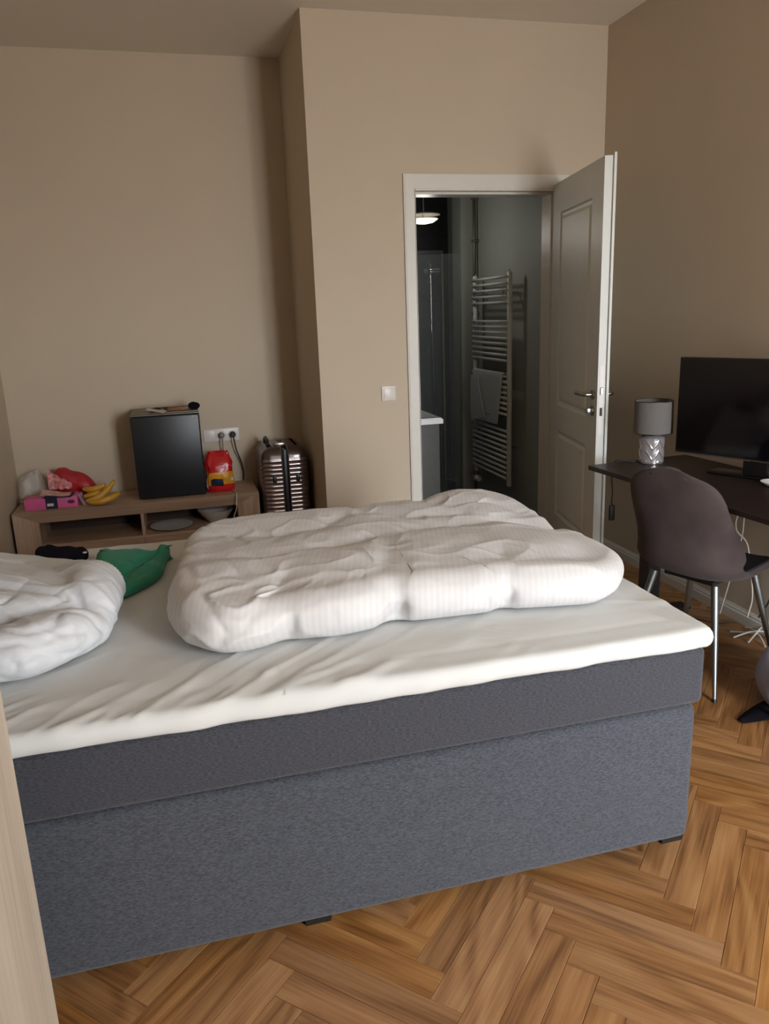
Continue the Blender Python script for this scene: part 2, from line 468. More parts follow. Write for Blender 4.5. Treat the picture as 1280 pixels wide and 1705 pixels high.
# boxed pier with metal strip behind the radiator
struct('trim_1', box(2.19, BX1, 5.86, 6.05, 0, BZ), M_bwall)

# ------------------------------------------------------------------ parquet
fl = struct('floor', box(XL-T, XR+T, YF-0.3, YA+T, -.06, -.010), M_sub)
Wp = 0.0791; Lp = 6*Wp
uu = Vector((1, -1))/sqrt(2); vv = Vector((-1, -1))/sqrt(2)
O = Vector((.806, 1.412)) - uu*(Lp+Wp) - vv*(Wp-Lp)
G = 0.0005
rect_poly = [(XL+.001, YF+.001), (XR-.001, YF+.001), (XR-.001, YB-.001), (XA-.001, YB-.001), (XA-.001, YA-.001), (XL+.001, YA-.001)]
def clip(poly, x0, x1, y0, y1):
    for ax, lim, sgn in ((0, x0, 1), (0, x1, -1), (1, y0, 1), (1, y1, -1)):
        out = []
        for i in range(len(poly)):
            p, q = poly[i], poly[(i+1) % len(poly)]
            ip = sgn*(p[ax]-lim) >= 0; iq = sgn*(q[ax]-lim) >= 0
            if ip: out.append(p)
            if ip != iq:
                t = (lim-p[ax])/(q[ax]-p[ax]); out.append((p[0]+t*(q[0]-p[0]), p[1]+t*(q[1]-p[1])))
        poly = out
        if len(poly) < 3: return []
    return poly
def plank_mesh():
    return box(-Lp/2+G, Lp/2-G, -Wp/2+G, Wp/2-G, -.010, 0.0, bev=0.0007, seg=1)
pm = bpy.data.meshes.new('plank'); b_ = plank_mesh(); b_.to_mesh(pm); b_.free(); pm.materials.append(M_parq)
cand = []
rest = bmesh.new()
for i in range(-60, 60):
    for j in range(-8, 9):
        for k in (0, 1):
            ou = -i*Wp + j*Lp; ov = -i*Wp - j*Lp
            if k == 0: u0, u1, v0, v1 = ou, ou+Lp, ov, ov+Wp
            else: u0, u1, v0, v1 = ou+Lp, ou+Lp+Wp, ov+Wp-Lp, ov+Wp
            cs = [O+uu*a+vv*b for a, b in ((u0, v0), (u1, v0), (u1, v1), (u0, v1))]
            c = (cs[0]+cs[2])/2
            if not (XL-.3 < c.x < XR+.3 and YF-.3 < c.y < YA+.3): continue
            poly0 = [tuple(p) for p in cs]
            pa = clip(poly0, XL+.001, XR-.001, YF+.001, YB-.001)
            pb = clip(poly0, XL+.001, XA-.001, YB-.001, YA-.001)
            for q, reg in ((pa, 0), (pb, 1)):
                if not q: continue
                area = abs(sum(q[t][0]*q[(t+1) % len(q)][1]-q[(t+1) % len(q)][0]*q[t][1] for t in range(len(q))))/2
                if area < 2e-4: continue
                full = area > Lp*Wp*0.999
                bedarea = -0.9 < c.x < 1.0 and 1.95 < c.y < 2.7
                vis = reg == 0 and ((c.y > 0.85 and c.x > -.75 and c.y < 1.95) or (c.x > 1.0 and c.y > .85)) and not bedarea
                cand.append((not vis, (c.x**2+c.y**2), q, full, k, c))
cand.sort(key=lambda t: (t[0], t[1]))
for n_, (nv_, d_, q, full, k, c) in enumerate(cand):
    ang = atan2(uu.y, uu.x) if k == 0 else atan2(vv.y, vv.x)
    if not nv_ and n_ < 296:
        if full:
            o = bpy.data.objects.new('plank', pm); COL.objects.link(o)
        else:
            R_ = Matrix.Rotation(-ang, 2)
            qq = [tuple(R_ @ (Vector(p)-c)) for p in q]
            o = obj('plank', prism(qq, -.010, 0), M_parq, None, smooth=False)
        o.location = (c.x, c.y, random.uniform(-.0004, .0004)); o.rotation_euler = (0, 0, ang+(pi if random.random() < .5 and full else 0)); o.parent = fl
    else:
        prism(q, -.010, 0, bm=rest)
o = obj('plank', rest, M_parq, fl, smooth=False); o['kind'] = 'stuff'

# ------------------------------------------------------------------ baseboards
def baseboard(name, p0, p1, nx, ny):
    prof = [(0, 0), (.014, 0), (.014, .045), (.010, .050), (.010, .058), (.005, .066), (.004, .072), (0, .072)]
    bm = bmesh.new()
    a = [bm.verts.new((p0[0]+nx*d, p0[1]+ny*d, z)) for d, z in prof]; b = [bm.verts.new((p1[0]+nx*d, p1[1]+ny*d, z)) for d, z in prof]
    bm.faces.new(a); bm.faces.new(b[::-1])
    for i in range(len(prof)): bm.faces.new((a[i], b[i], b[(i+1) % 8], a[(i+1) % 8]))
    return struct(name, bm, M_white)
baseboard('baseboard_right', (XR, YF), (XR, YB), -1, 0)
baseboard('baseboard_back', (XA, YB), (1.284, YB), 0, -1)
baseboard('baseboard_alcove', (XL, YA), (XA, YA), 0, -1)
baseboard('baseboard_left', (XL, 2.98), (XL, YA-.015), 1, 0)

# ------------------------------------------------------------------ door_1
d1 = bpy.data.objects.new('door_1', None); COL.objects.link(d1); d1['kind'] = 'structure'; d1.location = (DX0, YB, 0)
def dloc(bm):
    bmesh.ops.translate(bm, verts=bm.verts[:], vec=(-DX0, -YB, 0)); return bm
fr = bmesh.new()
def casing(bm, xo0, xo1, zo, xi0, xi1, zi, ya, yb):
    # three mitred pieces
    for q in (((xo0, 0), (xi0, 0), (xi0, zi), (xo0, zo)), ((xi1, 0), (xo1, 0), (xo1, zo), (xi1, zi)), ((xo0, zo), (xi0, zi), (xi1, zi), (xo1, zo))):
        a = [bm.verts.new((x, ya, z)) for x, z in q]; b = [bm.verts.new((x, yb, z)) for x, z in q]
        bm.faces.new(a[::-1]); bm.faces.new(b)
        for i in range(4): bm.faces.new((a[i], a[(i+1) % 4], b[(i+1) % 4], b[i]))
casing(fr, 1.284, 2.264, 2.204, 1.349, 2.199, 2.139, YB-.016, YB-.0005)
casing(fr, 1.290, 2.258, 2.198, 1.345, 2.203, 2.130, YB-.020, YB-.016)
dloc(fr); dfr = obj('door_frame', fr, M_white, d1, smooth=False)
ln = bmesh.new()
bm_box(ln, DX0+.0005, 1.351, YB-.016, YB+T+.0, 0, DZ-.001); bm_box(ln, 2.191, DX1-.0005, YB-.016, YB+T, 0, DZ-.001); bm_box(ln, 1.351, 2.191, YB-.016, YB+T, 2.119, DZ-.001)
# rebate stop, set deeper
bm_box(ln, 1.351, 1.363, YB+.035, YB+T, 0, 2.119); bm_box(ln, 2.179, 2.191, YB+.035, YB+T, 0, 2.119); bm_box(ln, 1.363, 2.179, YB+.035, YB+T, 2.107, 2.119)
dloc(ln); obj('jamb_lining', ln, M_white, d1, smooth=False)
sp = box(1.349, 1.353, YB-.012, YB+.02, .93, 1.12); dloc(sp); tag(obj('strike_plate', sp, M_steel, d1, smooth=False), 'slim steel strike plate on the left jamb')
# leaf: local frame, x along leaf from hinge, y = thickness to bathroom-face side
hx, hy = 2.208, YB-.026
ddir = Vector((-.175, -.85)).normalized(); la = atan2(ddir.y, ddir.x)
leaf = bpy.data.objects.new('door_leaf', None)
LW, LT, LZ0, LZ1 = .868, .040, .008, 2.148
def panel_face(bm, ysign, y):
    # raised and recessed mouldings drawn as real geometry, rings of quads in the xz plane
    xs0, xs1 = .15, .70
    panels = [(.93, 1.99), (.27, .785)]
    zs = [LZ0, .27, .785, .93, 1.99, LZ1]
    xsl = [0, xs0, xs1, LW]
    for i in range(3):
        for j in range(5):
            if i == 1 and j in (1, 3): continue
            q = [(xsl[i], zs[j]), (xsl[i+1], zs[j]), (xsl[i+1], zs[j+1]), (xsl[i], zs[j+1])]
            bm.faces.new([bm.verts.new((x, y, z)) for x, z in q])
    steps = [(0, 0), (.010, -.006), (.024, -.009), (.034, -.004), (.042, -.001), (.052, -.001)]
    for z0, z1 in panels:
        prev = None
        for ins, dep in steps:
            q = [(xs0+ins, z0+ins), (xs1-ins, z0+ins), (xs1-ins, z1-ins), (xs0+ins, z1-ins)]
            ring = [bm.verts.new((x, y+ysign*dep, z)) for x, z in q]
            if prev:
                for k in range(4): bm.faces.new((prev[k], prev[(k+1) % 4], ring[(k+1) % 4], ring[k]))
            prev = ring
        bm.faces.new(prev)
bm = bmesh.new()
panel_face(bm, 1, 0.0)              # face looking at the bed (bathroom side)
panel_face(bm, -1, -LT)             # other face
# edges and rebate
for q in (((0, 0, LZ0), (0, -LT, LZ0), (0, -LT, LZ1), (0, 0, LZ1)),
          ((LW, 0, LZ0), (LW, -LT, LZ0), (LW, -LT, LZ1), (LW, 0, LZ1)),
          ((0, 0, LZ1), (LW, 0, LZ1), (LW, -LT, LZ1), (0, -LT, LZ1)),
          ((0, 0, LZ0), (LW, 0, LZ0), (LW, -LT, LZ0), (0, -LT, LZ0))):
    bm.faces.new([bm.verts.new(p) for p in q])
bmesh.ops.remove_doubles(bm, verts=bm.verts[:], dist=1e-5)
lf = obj('door_leaf', bm, M_doorleaf, d1, smooth=False)
lf.location = (hx-DX0, hy-YB, 0)
lf.rotation_euler = (0, 0, la)
# local +y after rotation la: must point to -x world?  n = (-sin la, cos la)
SGN = 1 if (-sin(la)) < 0 else -1
if SGN < 0:
    for v in lf.data.vertices: v.co.y = -LT - v.co.y
def yl(v): return v if SGN > 0 else -LT-v
def yb_(bm):
    if SGN < 0:
        for v in bm.verts: v.co.y = -LT-v.co.y
    return bm
# overlap lip on bedroom side of the leaf
obj('door_lip', yb_(box(.004, LW+.014, -LT-.012, -LT-.0005, LZ0+.0, LZ1+.012)), M_doorleaf, lf, smooth=False)
# lock face plate with latch and bolt
bm = box(LW, LW+.0015, -.031, -.009, .86, 1.20)
tag(obj('lock_plate', yb_(bm), M_whitep, lf, smooth=False), 'narrow lock plate on the door edge')
obj('latch', yb_(box(LW+.001, LW+.010, -.027, -.013, 1.06, 1.095, bev=.002, seg=1)), M_steel, lf)
obj('dead_bolt', yb_(box(LW+.001, LW+.004, -.026, -.014, .955, .995)), M_bolt, lf)
hxx = LW-.062
for side in (1, -1):
    y0 = .0 if side > 0 else -LT-.012
    hb = bmesh.new()
    bm_lathe(hb, [(.026, 0), (.026, side*.006), (.023, side*.009), (0, side*.009)], 24, c=(hxx, y0, 1.055), axis='y')
    bm_tube(hb, smooth_path([(hxx, y0, 1.055), (hxx, y0+side*.035, 1.055), (hxx-.008, y0+side*.045, 1.055), (hxx-.03, y0+side*.05, 1.055), (hxx-.125, y0+side*.05, 1.052)], 5), .0095, 10)
    tag(obj('door_handle', yb_(hb), M_steel, lf), 'brushed steel lever handle')
kb = bmesh.new()
bm_lathe(kb, [(.026, 0), (.026, .006), (.023, .009), (0, .009)], 24, c=(hxx, 0, .975), axis='y')
bm_box(kb, hxx-.014, hxx+.014, .009, .034, .962, .988, bev=.004)
tag(obj('thumb_turn', yb_(kb), M_steel, lf), 'steel thumb turn below the handle')

# ------------------------------------------------------------------ electrical fittings
sw = thing('light_switch', 'white light switch on the beige wall left of the door frame', 'switch', (1.165, YB, 1.04))
obj('cover_plate', box(-.041, .041, -.009, -.0005, -.041, .041, bev=.003), M_whitep, sw)
obj('rocker', box(-.029, .029, -.013, -.009, -.029, .029, bev=.002), M_whitep, sw)
so = thing('socket_strip', 'white triple socket plate on the alcove wall beside the fridge', 'socket', (.2515, YA, .757))
obj('cover_plate', box(-.1135, .1135, -.009, -.0005, -.041, .041, bev=.003), M_whitep, so)
obj('blank_cover', box(-.1035, -.0435, -.011, -.009, -.030, .030, bev=.001), M_whitep, so)
for cx in (0.0, .071):
    bb = bmesh.new(); bm_lathe(bb, [(.0215, -.0135), (.0235, -.0135), (.0255, -.011), (.0255, -.009)], 28, c=(cx, 0, 0), axis='y')
    obj('socket_ring', bb, M_whitep, so)
def plug(name, label, x, m, path):
    t = thing(name, label, 'plug', (x, YA-.010, .757))
    bb = bmesh.new(); bm_lathe(bb, [(0, -.045), (.010, -.045), (.017, -.036), (.019, -.012), (.019, -.004)], 20, axis='y')
    obj('plug_body', bb, m, t)
    pts = [Vector(p)-Vector((x, YA-.010, .757)) for p in path]
    obj('cable', tube(smooth_path(pts), .0042, 8), m, t)
    return t
plug('power_plug', 'grey plug in the middle socket, cable dropping behind the red bag', .2515, M_plugg,
     [(.2515, YA-.05, .755), (.2515, YA-.062, .735), (.25, YA-.05, .68), (.255, YA-.03, .62), (.25, YA-.025, .52), (.24, YA-.02, .45)])
plug('power_plug', 'black plug in the right socket with a dark cable bowing right', .3225, M_cableb,
     [(.3225, YA-.05, .755), (.324, YA-.064, .735), (.335, YA-.05, .66), (.362, YA-.03, .57), (.372, YA-.025, .50), (.368, YA-.022, .45)])

# ------------------------------------------------------------------ wardrobe at the left edge
wd = thing('wardrobe', 'pale oak wardrobe cut off by the left edge, vertical grain', 'wardrobe', (XL+.002, .55, 0))
WX = -.353-(XL+.002)
obj('carcass', box(0, WX-.022, -.80, .845, .06, 2.1), M_ward, wd, smooth=False)
obj('plinth', box(0.0, WX-.04, -.79, .84, 0, .06), M_ward, wd, smooth=False)
for a, b in ((-.80, -.255), (-.252, .293), (.296, .845)):
    dd = obj('door', box(WX-.02, WX, a+.001, b-.001, .065, 2.098, bev=.001, seg=1), M_ward, wd, smooth=False)
    obj('handle', tube([(WX+.002, a+.04, 1.0), (WX+.022, a+.04, 1.0), (WX+.022, a+.04, 1.12), (WX+.002, a+.04, 1.12)], .004, 8), M_steel, dd)

# ------------------------------------------------------------------ bed
BY0, BYB = 1.60, 2.985
bd = thing('bed_base', 'grey heather upholstered box bed base on black feet', 'bed', (0.15, 2.3, 0))
def L(x0, x1, y0, y1, z0, z1): return (x0-.15, x1-.15, y0-2.3, y1-2.3, z0, z1)
bm = bmesh.new(); bm_box(bm, *L(-.93, 1.258, BY0+.006, BYB-.006, .045, .452), bev=.022, seg=4)
obj('box_base', bm, M_bed, bd)
for fx, fy in ((1.238, 1.684), (1.238, 2.90), (.215, 1.682), (.215, 2.90), (-.86, 1.695), (-.86, 2.90)):
    f = bmesh.new()
    bmesh.ops.create_cone(f, cap_ends=True, segments=4, radius1=.044, radius2=.056, depth=.046, matrix=Matrix.Translation((fx-.15, fy-2.3, .023)) @ Matrix.Rotation(pi/4, 4, 'Z'))
    obj('foot', f, M_foot, bd)
mt = bmesh.new(); bm_box(mt, -.945, 1.270, BY0, BYB, .458, .622, bev=.020, seg=4)
o = obj('mattress', mt, M_bedm); tag(o, 'thick dark grey fabric mattress lying on the bed base', 'mattress')
# topper: rounded slab with wrinkled sheet, closed mesh
def smoothstep(a, b, x):
    t = max(0, min(1, (x-a)/(b-a))); return t*t*(3-2*t)  # also works with a > b
def topper():
    bm = bmesh.new()
    x0, x1, y0, y1, z0, h = -.95, 1.288, 1.590, 2.995, .6235, .052
    nx, ny, ns = 300, 170, 8
    Rr = h/2
    def top(x, y):
        front = 1-smoothstep(1.6, 2.05, y)
        right = smoothstep(.95, 1.28, x)
        d = (x*0.75 - y)            # diagonal drag folds
        e = x + 0.75*y
        w1 = max(0, ridge(Vector((d*9+.3*fbm(Vector((x*3, y*3, 0))), e*1.4, 1.3))))**4
        w2 = max(0, ridge(Vector((d*16, e*2.4, 7.3))))**5
        cov = smoothstep(-.02, .08, x)*(1-smoothstep(1.05, 1.15, x))*smoothstep(1.86, 1.96, y)*(1-smoothstep(2.6, 2.7, y))
        cov = max(cov, (1-smoothstep(-.36, -.28, x))*smoothstep(1.86, 1.96, y)*(1-smoothstep(2.5, 2.6, y)))
        mask = max(0, fbm(Vector((x*2.2, y*2.2, 4.0)))*1.6+.25)
        f3 = max(0, ridge(Vector((x*2, y*12, 3.3))))**5*right
        return (w1*.009+w2*.004)*min(1, max(0, mask))*(.3+.7*front)*(1-cov) - .004*cov + fbm(Vector((x*1.7, y*1.7, 9)))*.003 + f3*.004
    rings = []
    # outline parametrised as closed loop with rounded corners
    def outline(n):
        pts = []; r = .022
        segs = [((x0+r, y0), (x1-r, y0)), ((x1, y0+r), (x1, y1-r)), ((x1-r, y1), (x0+r, y1)), ((x0, y1-r), (x0, y0+r))]
        cc = [((x1-r, y0+r), -pi/2), ((x1-r, y1-r), 0), ((x0+r, y1-r), pi/2), ((x0+r, y0+r), pi)]
        ln = [220, 130, 220, 130]
        for s in range(4):
            a, b = segs[s]
            for k in range(ln[s]): t = k/ln[s]; pts.append((a[0]+(b[0]-a[0])*t, a[1]+(b[1]-a[1])*t))
            c, a0 = cc[s]
            for k in range(10): aa = a0+pi/2*k/10; pts.append((c[0]+r*cos(aa), c[1]+r*sin(aa)))
        return pts
    ol = outline(0); n = len(ol)
    cx, cy = (x0+x1)/2, (y0+y1)/2
    # side rings from bottom to top edge
    prev = None; loops = []
    for j in range(ns+1):
        a = -pi/2 + pi*j/ns
        ins = Rr*(1-cos(a))*(.45 if a < 0 else .8); z = z0+Rr+Rr*sin(a)
        ring = []
        for (x, y) in ol:
            dx = 1 if x > cx else -1; dy = 1 if y > cy else -1
            hemw = .0025*sin(x*13+sin(x*7)*2)+.001*sin(x*47)+.0015*sin(y*31)
            px = x - dx*min(ins, abs(x-cx)); py = y - dy*min(ins, abs(y-cy))
            zz = z + (hemw*.6*(1-j/ns)) * (1 if j < ns else 0) + (top(px, py)*smoothstep(.4, 1, j/ns))
            if j == 0: zz = z
            zz = max(zz, z0)
            ring.append(bm.verts.new((px + (hemw if abs(y-cy) < (y1-cy)-.05 and j < ns else 0)*.3, py + (hemw*.8 if abs(x-cx) < (x1-cx)-.05 and 0 < j < ns else 0), zz)))
        if prev:
            for k in range(n): bm.faces.new((prev[k], prev[(k+1) % n], ring[(k+1) % n], ring[k]))
        prev = ring; loops.append(ring)
    bm.faces.new(loops[0][::-1])
    # top: shrink rings inward towards the centre line
    m = 70
    rim = [v.co.copy() for v in prev]
    hemk = .14
    for i in range(1, m+1):
        t = i/m
        ring = []
        for v in rim:
            px = cx+(v.x-cx)*(1-t) if True else 0; py = cy+(v.y-cy)*(1-t)
            # seam line of the fitted sheet about 6 cm in
            z = z0+h+top(px, py)
            dedge = min(px-x0, x1-px, py-y0, y1-py)
            z += .010*smoothstep(0.02, .16, dedge)
            z -= .0025*math.exp(-((dedge-.085)/.005)**2)
            ring.append(bm.verts.new((px, py, z)) if i < m else None)
        if i == m:
            c = bm.verts.new((cx, cy, z0+h+.010+top(cx, cy)))
            for k in range(n): bm.faces.new((prev[k], prev[(k+1) % n], c))
        else:
            for k in range(n): bm.faces.new((prev[k], prev[(k+1) % n], ring[(k+1) % n], ring[k]))
            prev = ring
    return bm
o = obj('mattress_topper', topper(), M_sheet, angle=180); tag(o, 'mattress topper under a wrinkled off-white fitted sheet', 'topper')
ZT = .6235+.052+.012

# ------------------------------------------------------------------ puffy bedding
def closed_curve(ctrl, n):
    P = [Vector(p) for p in ctrl]; N = len(P); out = []
    seg = [(P[(i+1) % N]-P[i]).length for i in range(N)]; tot = sum(seg)
    for i in range(N):
        k = max(2, round(n*seg[i]/tot))
        a, b, c, d = P[i-1], P[i], P[(i+1) % N], P[(i+2) % N]
        for s in range(k):
            t = s/k
            out.append(0.5*((2*b)+(c-a)*t+(2*a-5*b+4*c-d)*t*t+(3*b-a-3*c+d)*t**3))
    return out

def puffy(ctrl, center, zbase, H, disp, n=420, mt=70, ms=22, under=.55, flat=.0, sidew=None):
    """closed cushion: footprint ctrl (widest line), height H(x,y), round sides tucked under"""
    B = closed_curve([(x, y, 0) for x, y in ctrl], n); C = Vector((*center, 0)); bm = bmesh.new(); N = len(B)
    nb = []
    for k in range(N):
        t = (B[(k+1) % N]-B[k-1]).normalized(); nb.append(Vector((t.y, -t.x, 0)))
    # orientation: outward
    if sum((B[k]-C).dot(nb[k]) for k in range(N)) < 0: nb = [-v for v in nb]
    Hs = [max(.04, H(*(B[k]-nb[k]*.07).xy)) for k in range(N)]
    for _ in range(6): Hs = [(Hs[k-1]+Hs[k]*2+Hs[(k+1) % N])/4 for k in range(N)]
    prev = None; first = None; rim = []
    for j in range(ms+1):
        a = -pi/2*under*1.6 + (pi/2*(1+under*1.6))*j/ms
        a = max(-pi/2, a)
        ring = []
        for k in range(N):
            h = Hs[k]; rz = h/2; rr = min(.09, h*.55)
            p = B[k]-nb[k]*(rr*(1-cos(a)))
            z = zbase+rz+rz*sin(a)
            dv = disp(p.x, p.y, z, k/N)
            fac = smoothstep(0, .25, j/ms)
            p = p+nb[k]*dv*cos(a)*fac; z += dv*max(0, sin(a))*fac
            ring.append((p.x, p.y, max(z, zbase)))
        rv = [bm.verts.new(q) for q in ring]
        if prev:
            for k in range(N): bm.faces.new((prev[k], prev[(k+1) % N], rv[(k+1) % N], rv[k]))
        else: first = rv
        prev = rv
    rim = [Vector(v.co) for v in prev]
    for i in range(1, mt+1):
        t = (i/mt)
        if i == mt:
            c = bm.verts.new((C.x, C.y, zbase+H(C.x, C.y)+disp(C.x, C.y, 0, 0)))
            for k in range(N): bm.faces.new((prev[k], prev[(k+1) % N], c))
            break
        rv = []
        for k in range(N):
            p = rim[k].lerp(C, t); 
            ztop = zbase+H(p.x, p.y)+disp(p.x, p.y, zbase+H(p.x, p.y), k/N)
            w = smoothstep(0, .18, t)
            z = rim[k].z*(1-w)+ztop*w
            rv.append(bm.verts.new((p.x, p.y, z)))
        for k in range(N): bm.faces.new((prev[k], prev[(k+1) % N], rv[(k+1) % N], rv[k]))
        prev = rv
    bm.faces.new(first[::-1])
    return bm

def g(x, c, s): return math.exp(-((x-c)/s)**2)
def seg_d(x, y, pts):
    best = 9
    for (a, b) in zip(pts[:-1], pts[1:]):
        dx, dy = b[0]-a[0], b[1]-a[1]; t = max(0, min(1, ((x-a[0])*dx+(y-a[1])*dy)/(dx*dx+dy*dy)))
        best = min(best, math.hypot(x-a[0]-t*dx, y-a[1]-t*dy))
    return best
CRE = [  # creases between quilted lobes: polyline, depth, width
    ([(.0, 2.23), (.2, 2.19), (.45, 2.25), (.7, 2.34), (1.0, 2.36), (1.22, 2.27)], .030, .035),
    ([(.47, 1.84), (.50, 1.97), (.54, 2.06), (.57, 2.14)], .014, .045),
    ([(.17, 1.84), (.20, 1.90), (.22, 1.97)], .010, .035),
    ([(.80, 1.80), (.82, 1.88), (.84, 1.96)], .008, .035),
    ([(.78, 2.75), (.84, 2.66), (.86, 2.58)], .024, .05),
    ([(.55, 2.74), (.60, 2.60), (.72, 2.48), (.90, 2.44)], .014, .04),
    ([(.05, 2.50), (.25, 2.42), (.42, 2.44), (.52, 2.56)], .012, .04),
    ([(.9, 2.52), (1.05, 2.50), (1.18, 2.42)], .010, .03),
]
def H1(x, y):
    h = .128 + .020*g(y, 2.08, .17) + .014*g(y, 2.60, .16) + .016*g(x, 1.0, .25)*g(y, 2.62, .2) + .014*g(x, .0, .2)*g(y, 2.1, .2)
    h += .012*fbm(Vector((x*2.3, y*2.3, 1.7)))
    h -= .048*smoothstep(.95, 1.25, x)
    for pts, d, w in CRE: h -= d*1.25*math.exp(-(sqrt(seg_d(x, y, pts)**2+.00008)-.009)/w)
    return h
def D1(x, y, z, s):
    front = 1-smoothstep(1.85, 2.2, y)
    left = 1-smoothstep(0, .3, x)
    nc = min(seg_d(x, y, pts) for pts, d, w in CRE)
    near = math.exp(-(nc/.09)**2)
    w = max(0, ridge(Vector((x*3.2, y*5, z*6))))**5*.004 + max(0, ridge(Vector((x*9+y*5, y*7-x*4, z*8+5))))**4*.007*(.10+.6*near+.9*left*front) + abs(noise.noise(Vector((x*15+y*3, y*9, z*12+8))))*.006*(.1+.5*near+.6*left)
    v = fbm(Vector((x*7, y*4, z*7)), 3)*.002
    v2 = max(0, ridge(Vector((x*10+y*4, y*2, z*6+2))))**6*.006*(front*.35+left*.9)
    tuck = 0
    for cx, d in ((.205, .026), (.495, .040), (.80, .024), (.03, .008), (.62, .004)):
        tuck -= .85*d*math.exp(-abs(x-cx-.25*(z-ZT))/.022)*front*(1-smoothstep(.03, .115, z-ZT))
    return w+v-v2+tuck
ct1 = [(-.075, 2.07), (-.06, 1.90), (.01, 1.80), (.09, 1.775), (.16, 1.790), (.205, 1.812), (.25, 1.802), (.34, 1.79), (.44, 1.805), (.495, 1.838), (.54, 1.818), (.64, 1.81), (.76, 1.808), (.80, 1.824), (.84, 1.808), (.95, 1.785), (1.06, 1.78),
       (1.16, 1.85), (1.235, 1.97), (1.225, 2.15), (1.21, 2.35), (1.20, 2.55), (1.15, 2.70), (1.02, 2.76), (.84, 2.74), (.72, 2.75), (.52, 2.72), (.30, 2.71), (.10, 2.70), (.0, 2.62), (-.04, 2.45), (-.055, 2.25)]
o = obj('duvet', puffy(ct1, (.58, 2.25), ZT+.001, H1, D1, n=580, mt=100, ms=28), M_duvet, angle=180)
tag(o, 'long white striped duvet folded across the middle and foot of the bed', 'duvet')

CRE2 = [([(-.95, 2.02), (-.62, 1.93), (-.45, 1.95), (-.33, 1.99), (-.29, 2.01)], .045, .018),
        ([(-.62, 2.16), (-.45, 2.10), (-.33, 2.04)], .020, .03),
        ([(-.5, 2.45), (-.4, 2.30), (-.32, 2.1)], .012, .025),
        ([(-.62, 2.4), (-.48, 2.26), (-.36, 2.12)], .010, .02)]
def H2(x, y):
    h = .150 + .045*smoothstep(-.28, -.75, x)*g(y, 2.30, .4) - .072*smoothstep(2.2, 2.62, y) - .03*(1-smoothstep(1.85, 2.1, y))
    h += .016*fbm(Vector((x*2.6, y*2.6, 5.7)))
    for pts, d, w in CRE2: h -= d*1.2*math.exp(-(sqrt(seg_d(x, y, pts)**2+.00005)-.007)/w)
    return h
def D2(x, y, z, s):
    front = 1-smoothstep(1.9, 2.25, y)
    r = x*.8-y*.6
    w = max(0, ridge(Vector((r*2.5, (x*.6+y*.8)*13, z*6))))**3*.007 + abs(noise.noise(Vector((r*4, (x*.6+y*.8)*24, z*9))))*.006
    v = fbm(Vector((x*6, y*6, z*6)), 3)*.003
    v2 = max(0, ridge(Vector((x*6, y*9, z*16+2))))**5*.010*front
    return w+v-v2
ct2 = [(-.21, 2.27), (-.205, 2.10), (-.235, 1.96), (-.30, 1.87), (-.39, 1.80), (-.52, 1.80), (-.70, 1.82), (-.90, 1.86), (-.945, 2.0), (-.945, 2.3), (-.94, 2.55), (-.85, 2.66), (-.60, 2.66), (-.43, 2.56), (-.30, 2.43)]
o = obj('duvet', puffy(ct2, (-.58, 2.22), ZT+.001, H2, D2, n=440, mt=90, ms=26), M_duvet2, angle=180)
tag(o, 'plump bunched white duvet at the head end, cut by the left edge', 'duvet')

# green cloth: crumpled folded bag of fabric
def Hg(x, y):
    y += .22
    return .026+.038*smoothstep(2.52, 2.92, y)*(1-.3*smoothstep(-.3, -.12, x)) + .012*abs(noise.noise(Vector((x*9, y*9, 2)))) - .018*math.exp(-(seg_d(x, y, [(-.30, 2.66), (-.2, 2.72), (-.1, 2.9)])/.02)**2)
def Dg(x, y, z, s): return .007*abs(noise.noise(Vector((x*16+y*7, y*10, z*8))))-.003
ctg = [(a_+.01, b_-.22) for a_, b_ in ((-.33, 2.93), (-.30, 2.75), (-.24, 2.56), (-.20, 2.56), (-.12, 2.68), (-.10, 2.80), (-.085, 2.93), (-.13, 2.90), (-.20, 2.93), (-.27, 2.93))]
o = obj('cloth', puffy(ctg, (-.19, 2.56), ZT+.001, Hg, Dg, n=140, mt=24, ms=8), M_green, angle=180)
tag(o, 'crumpled green cloth bag lying on the sheet between the duvets', 'cloth')
def Hb(x, y): return .042+.02*noise.noise(Vector((x*14, y*14, 0)))
def Db(x, y, z, s): return .008*noise.noise(Vector((x*30, y*30, z*10)))
ctb = [(a_+.02, b_-.03) for a_, b_ in ((-.56, 2.88), (-.52, 2.83), (-.45, 2.80), (-.385, 2.78), (-.375, 2.84), (-.41, 2.88), (-.48, 2.91), (-.54, 2.93))]
bc = obj('garment', puffy(ctb, (-.44, 2.83), ZT+.001, Hb, Db, n=90, mt=12, ms=6), M_blackcloth, angle=180)
tag(bc, 'small crumpled black garment at the far edge of the bed', 'clothing')
obj('button', lathe([(0, 0), (.007, .001), (.007, .004), (0, .006)], 12, c=(-.362, 2.76, ZT+.036)), M_whitep, bc)

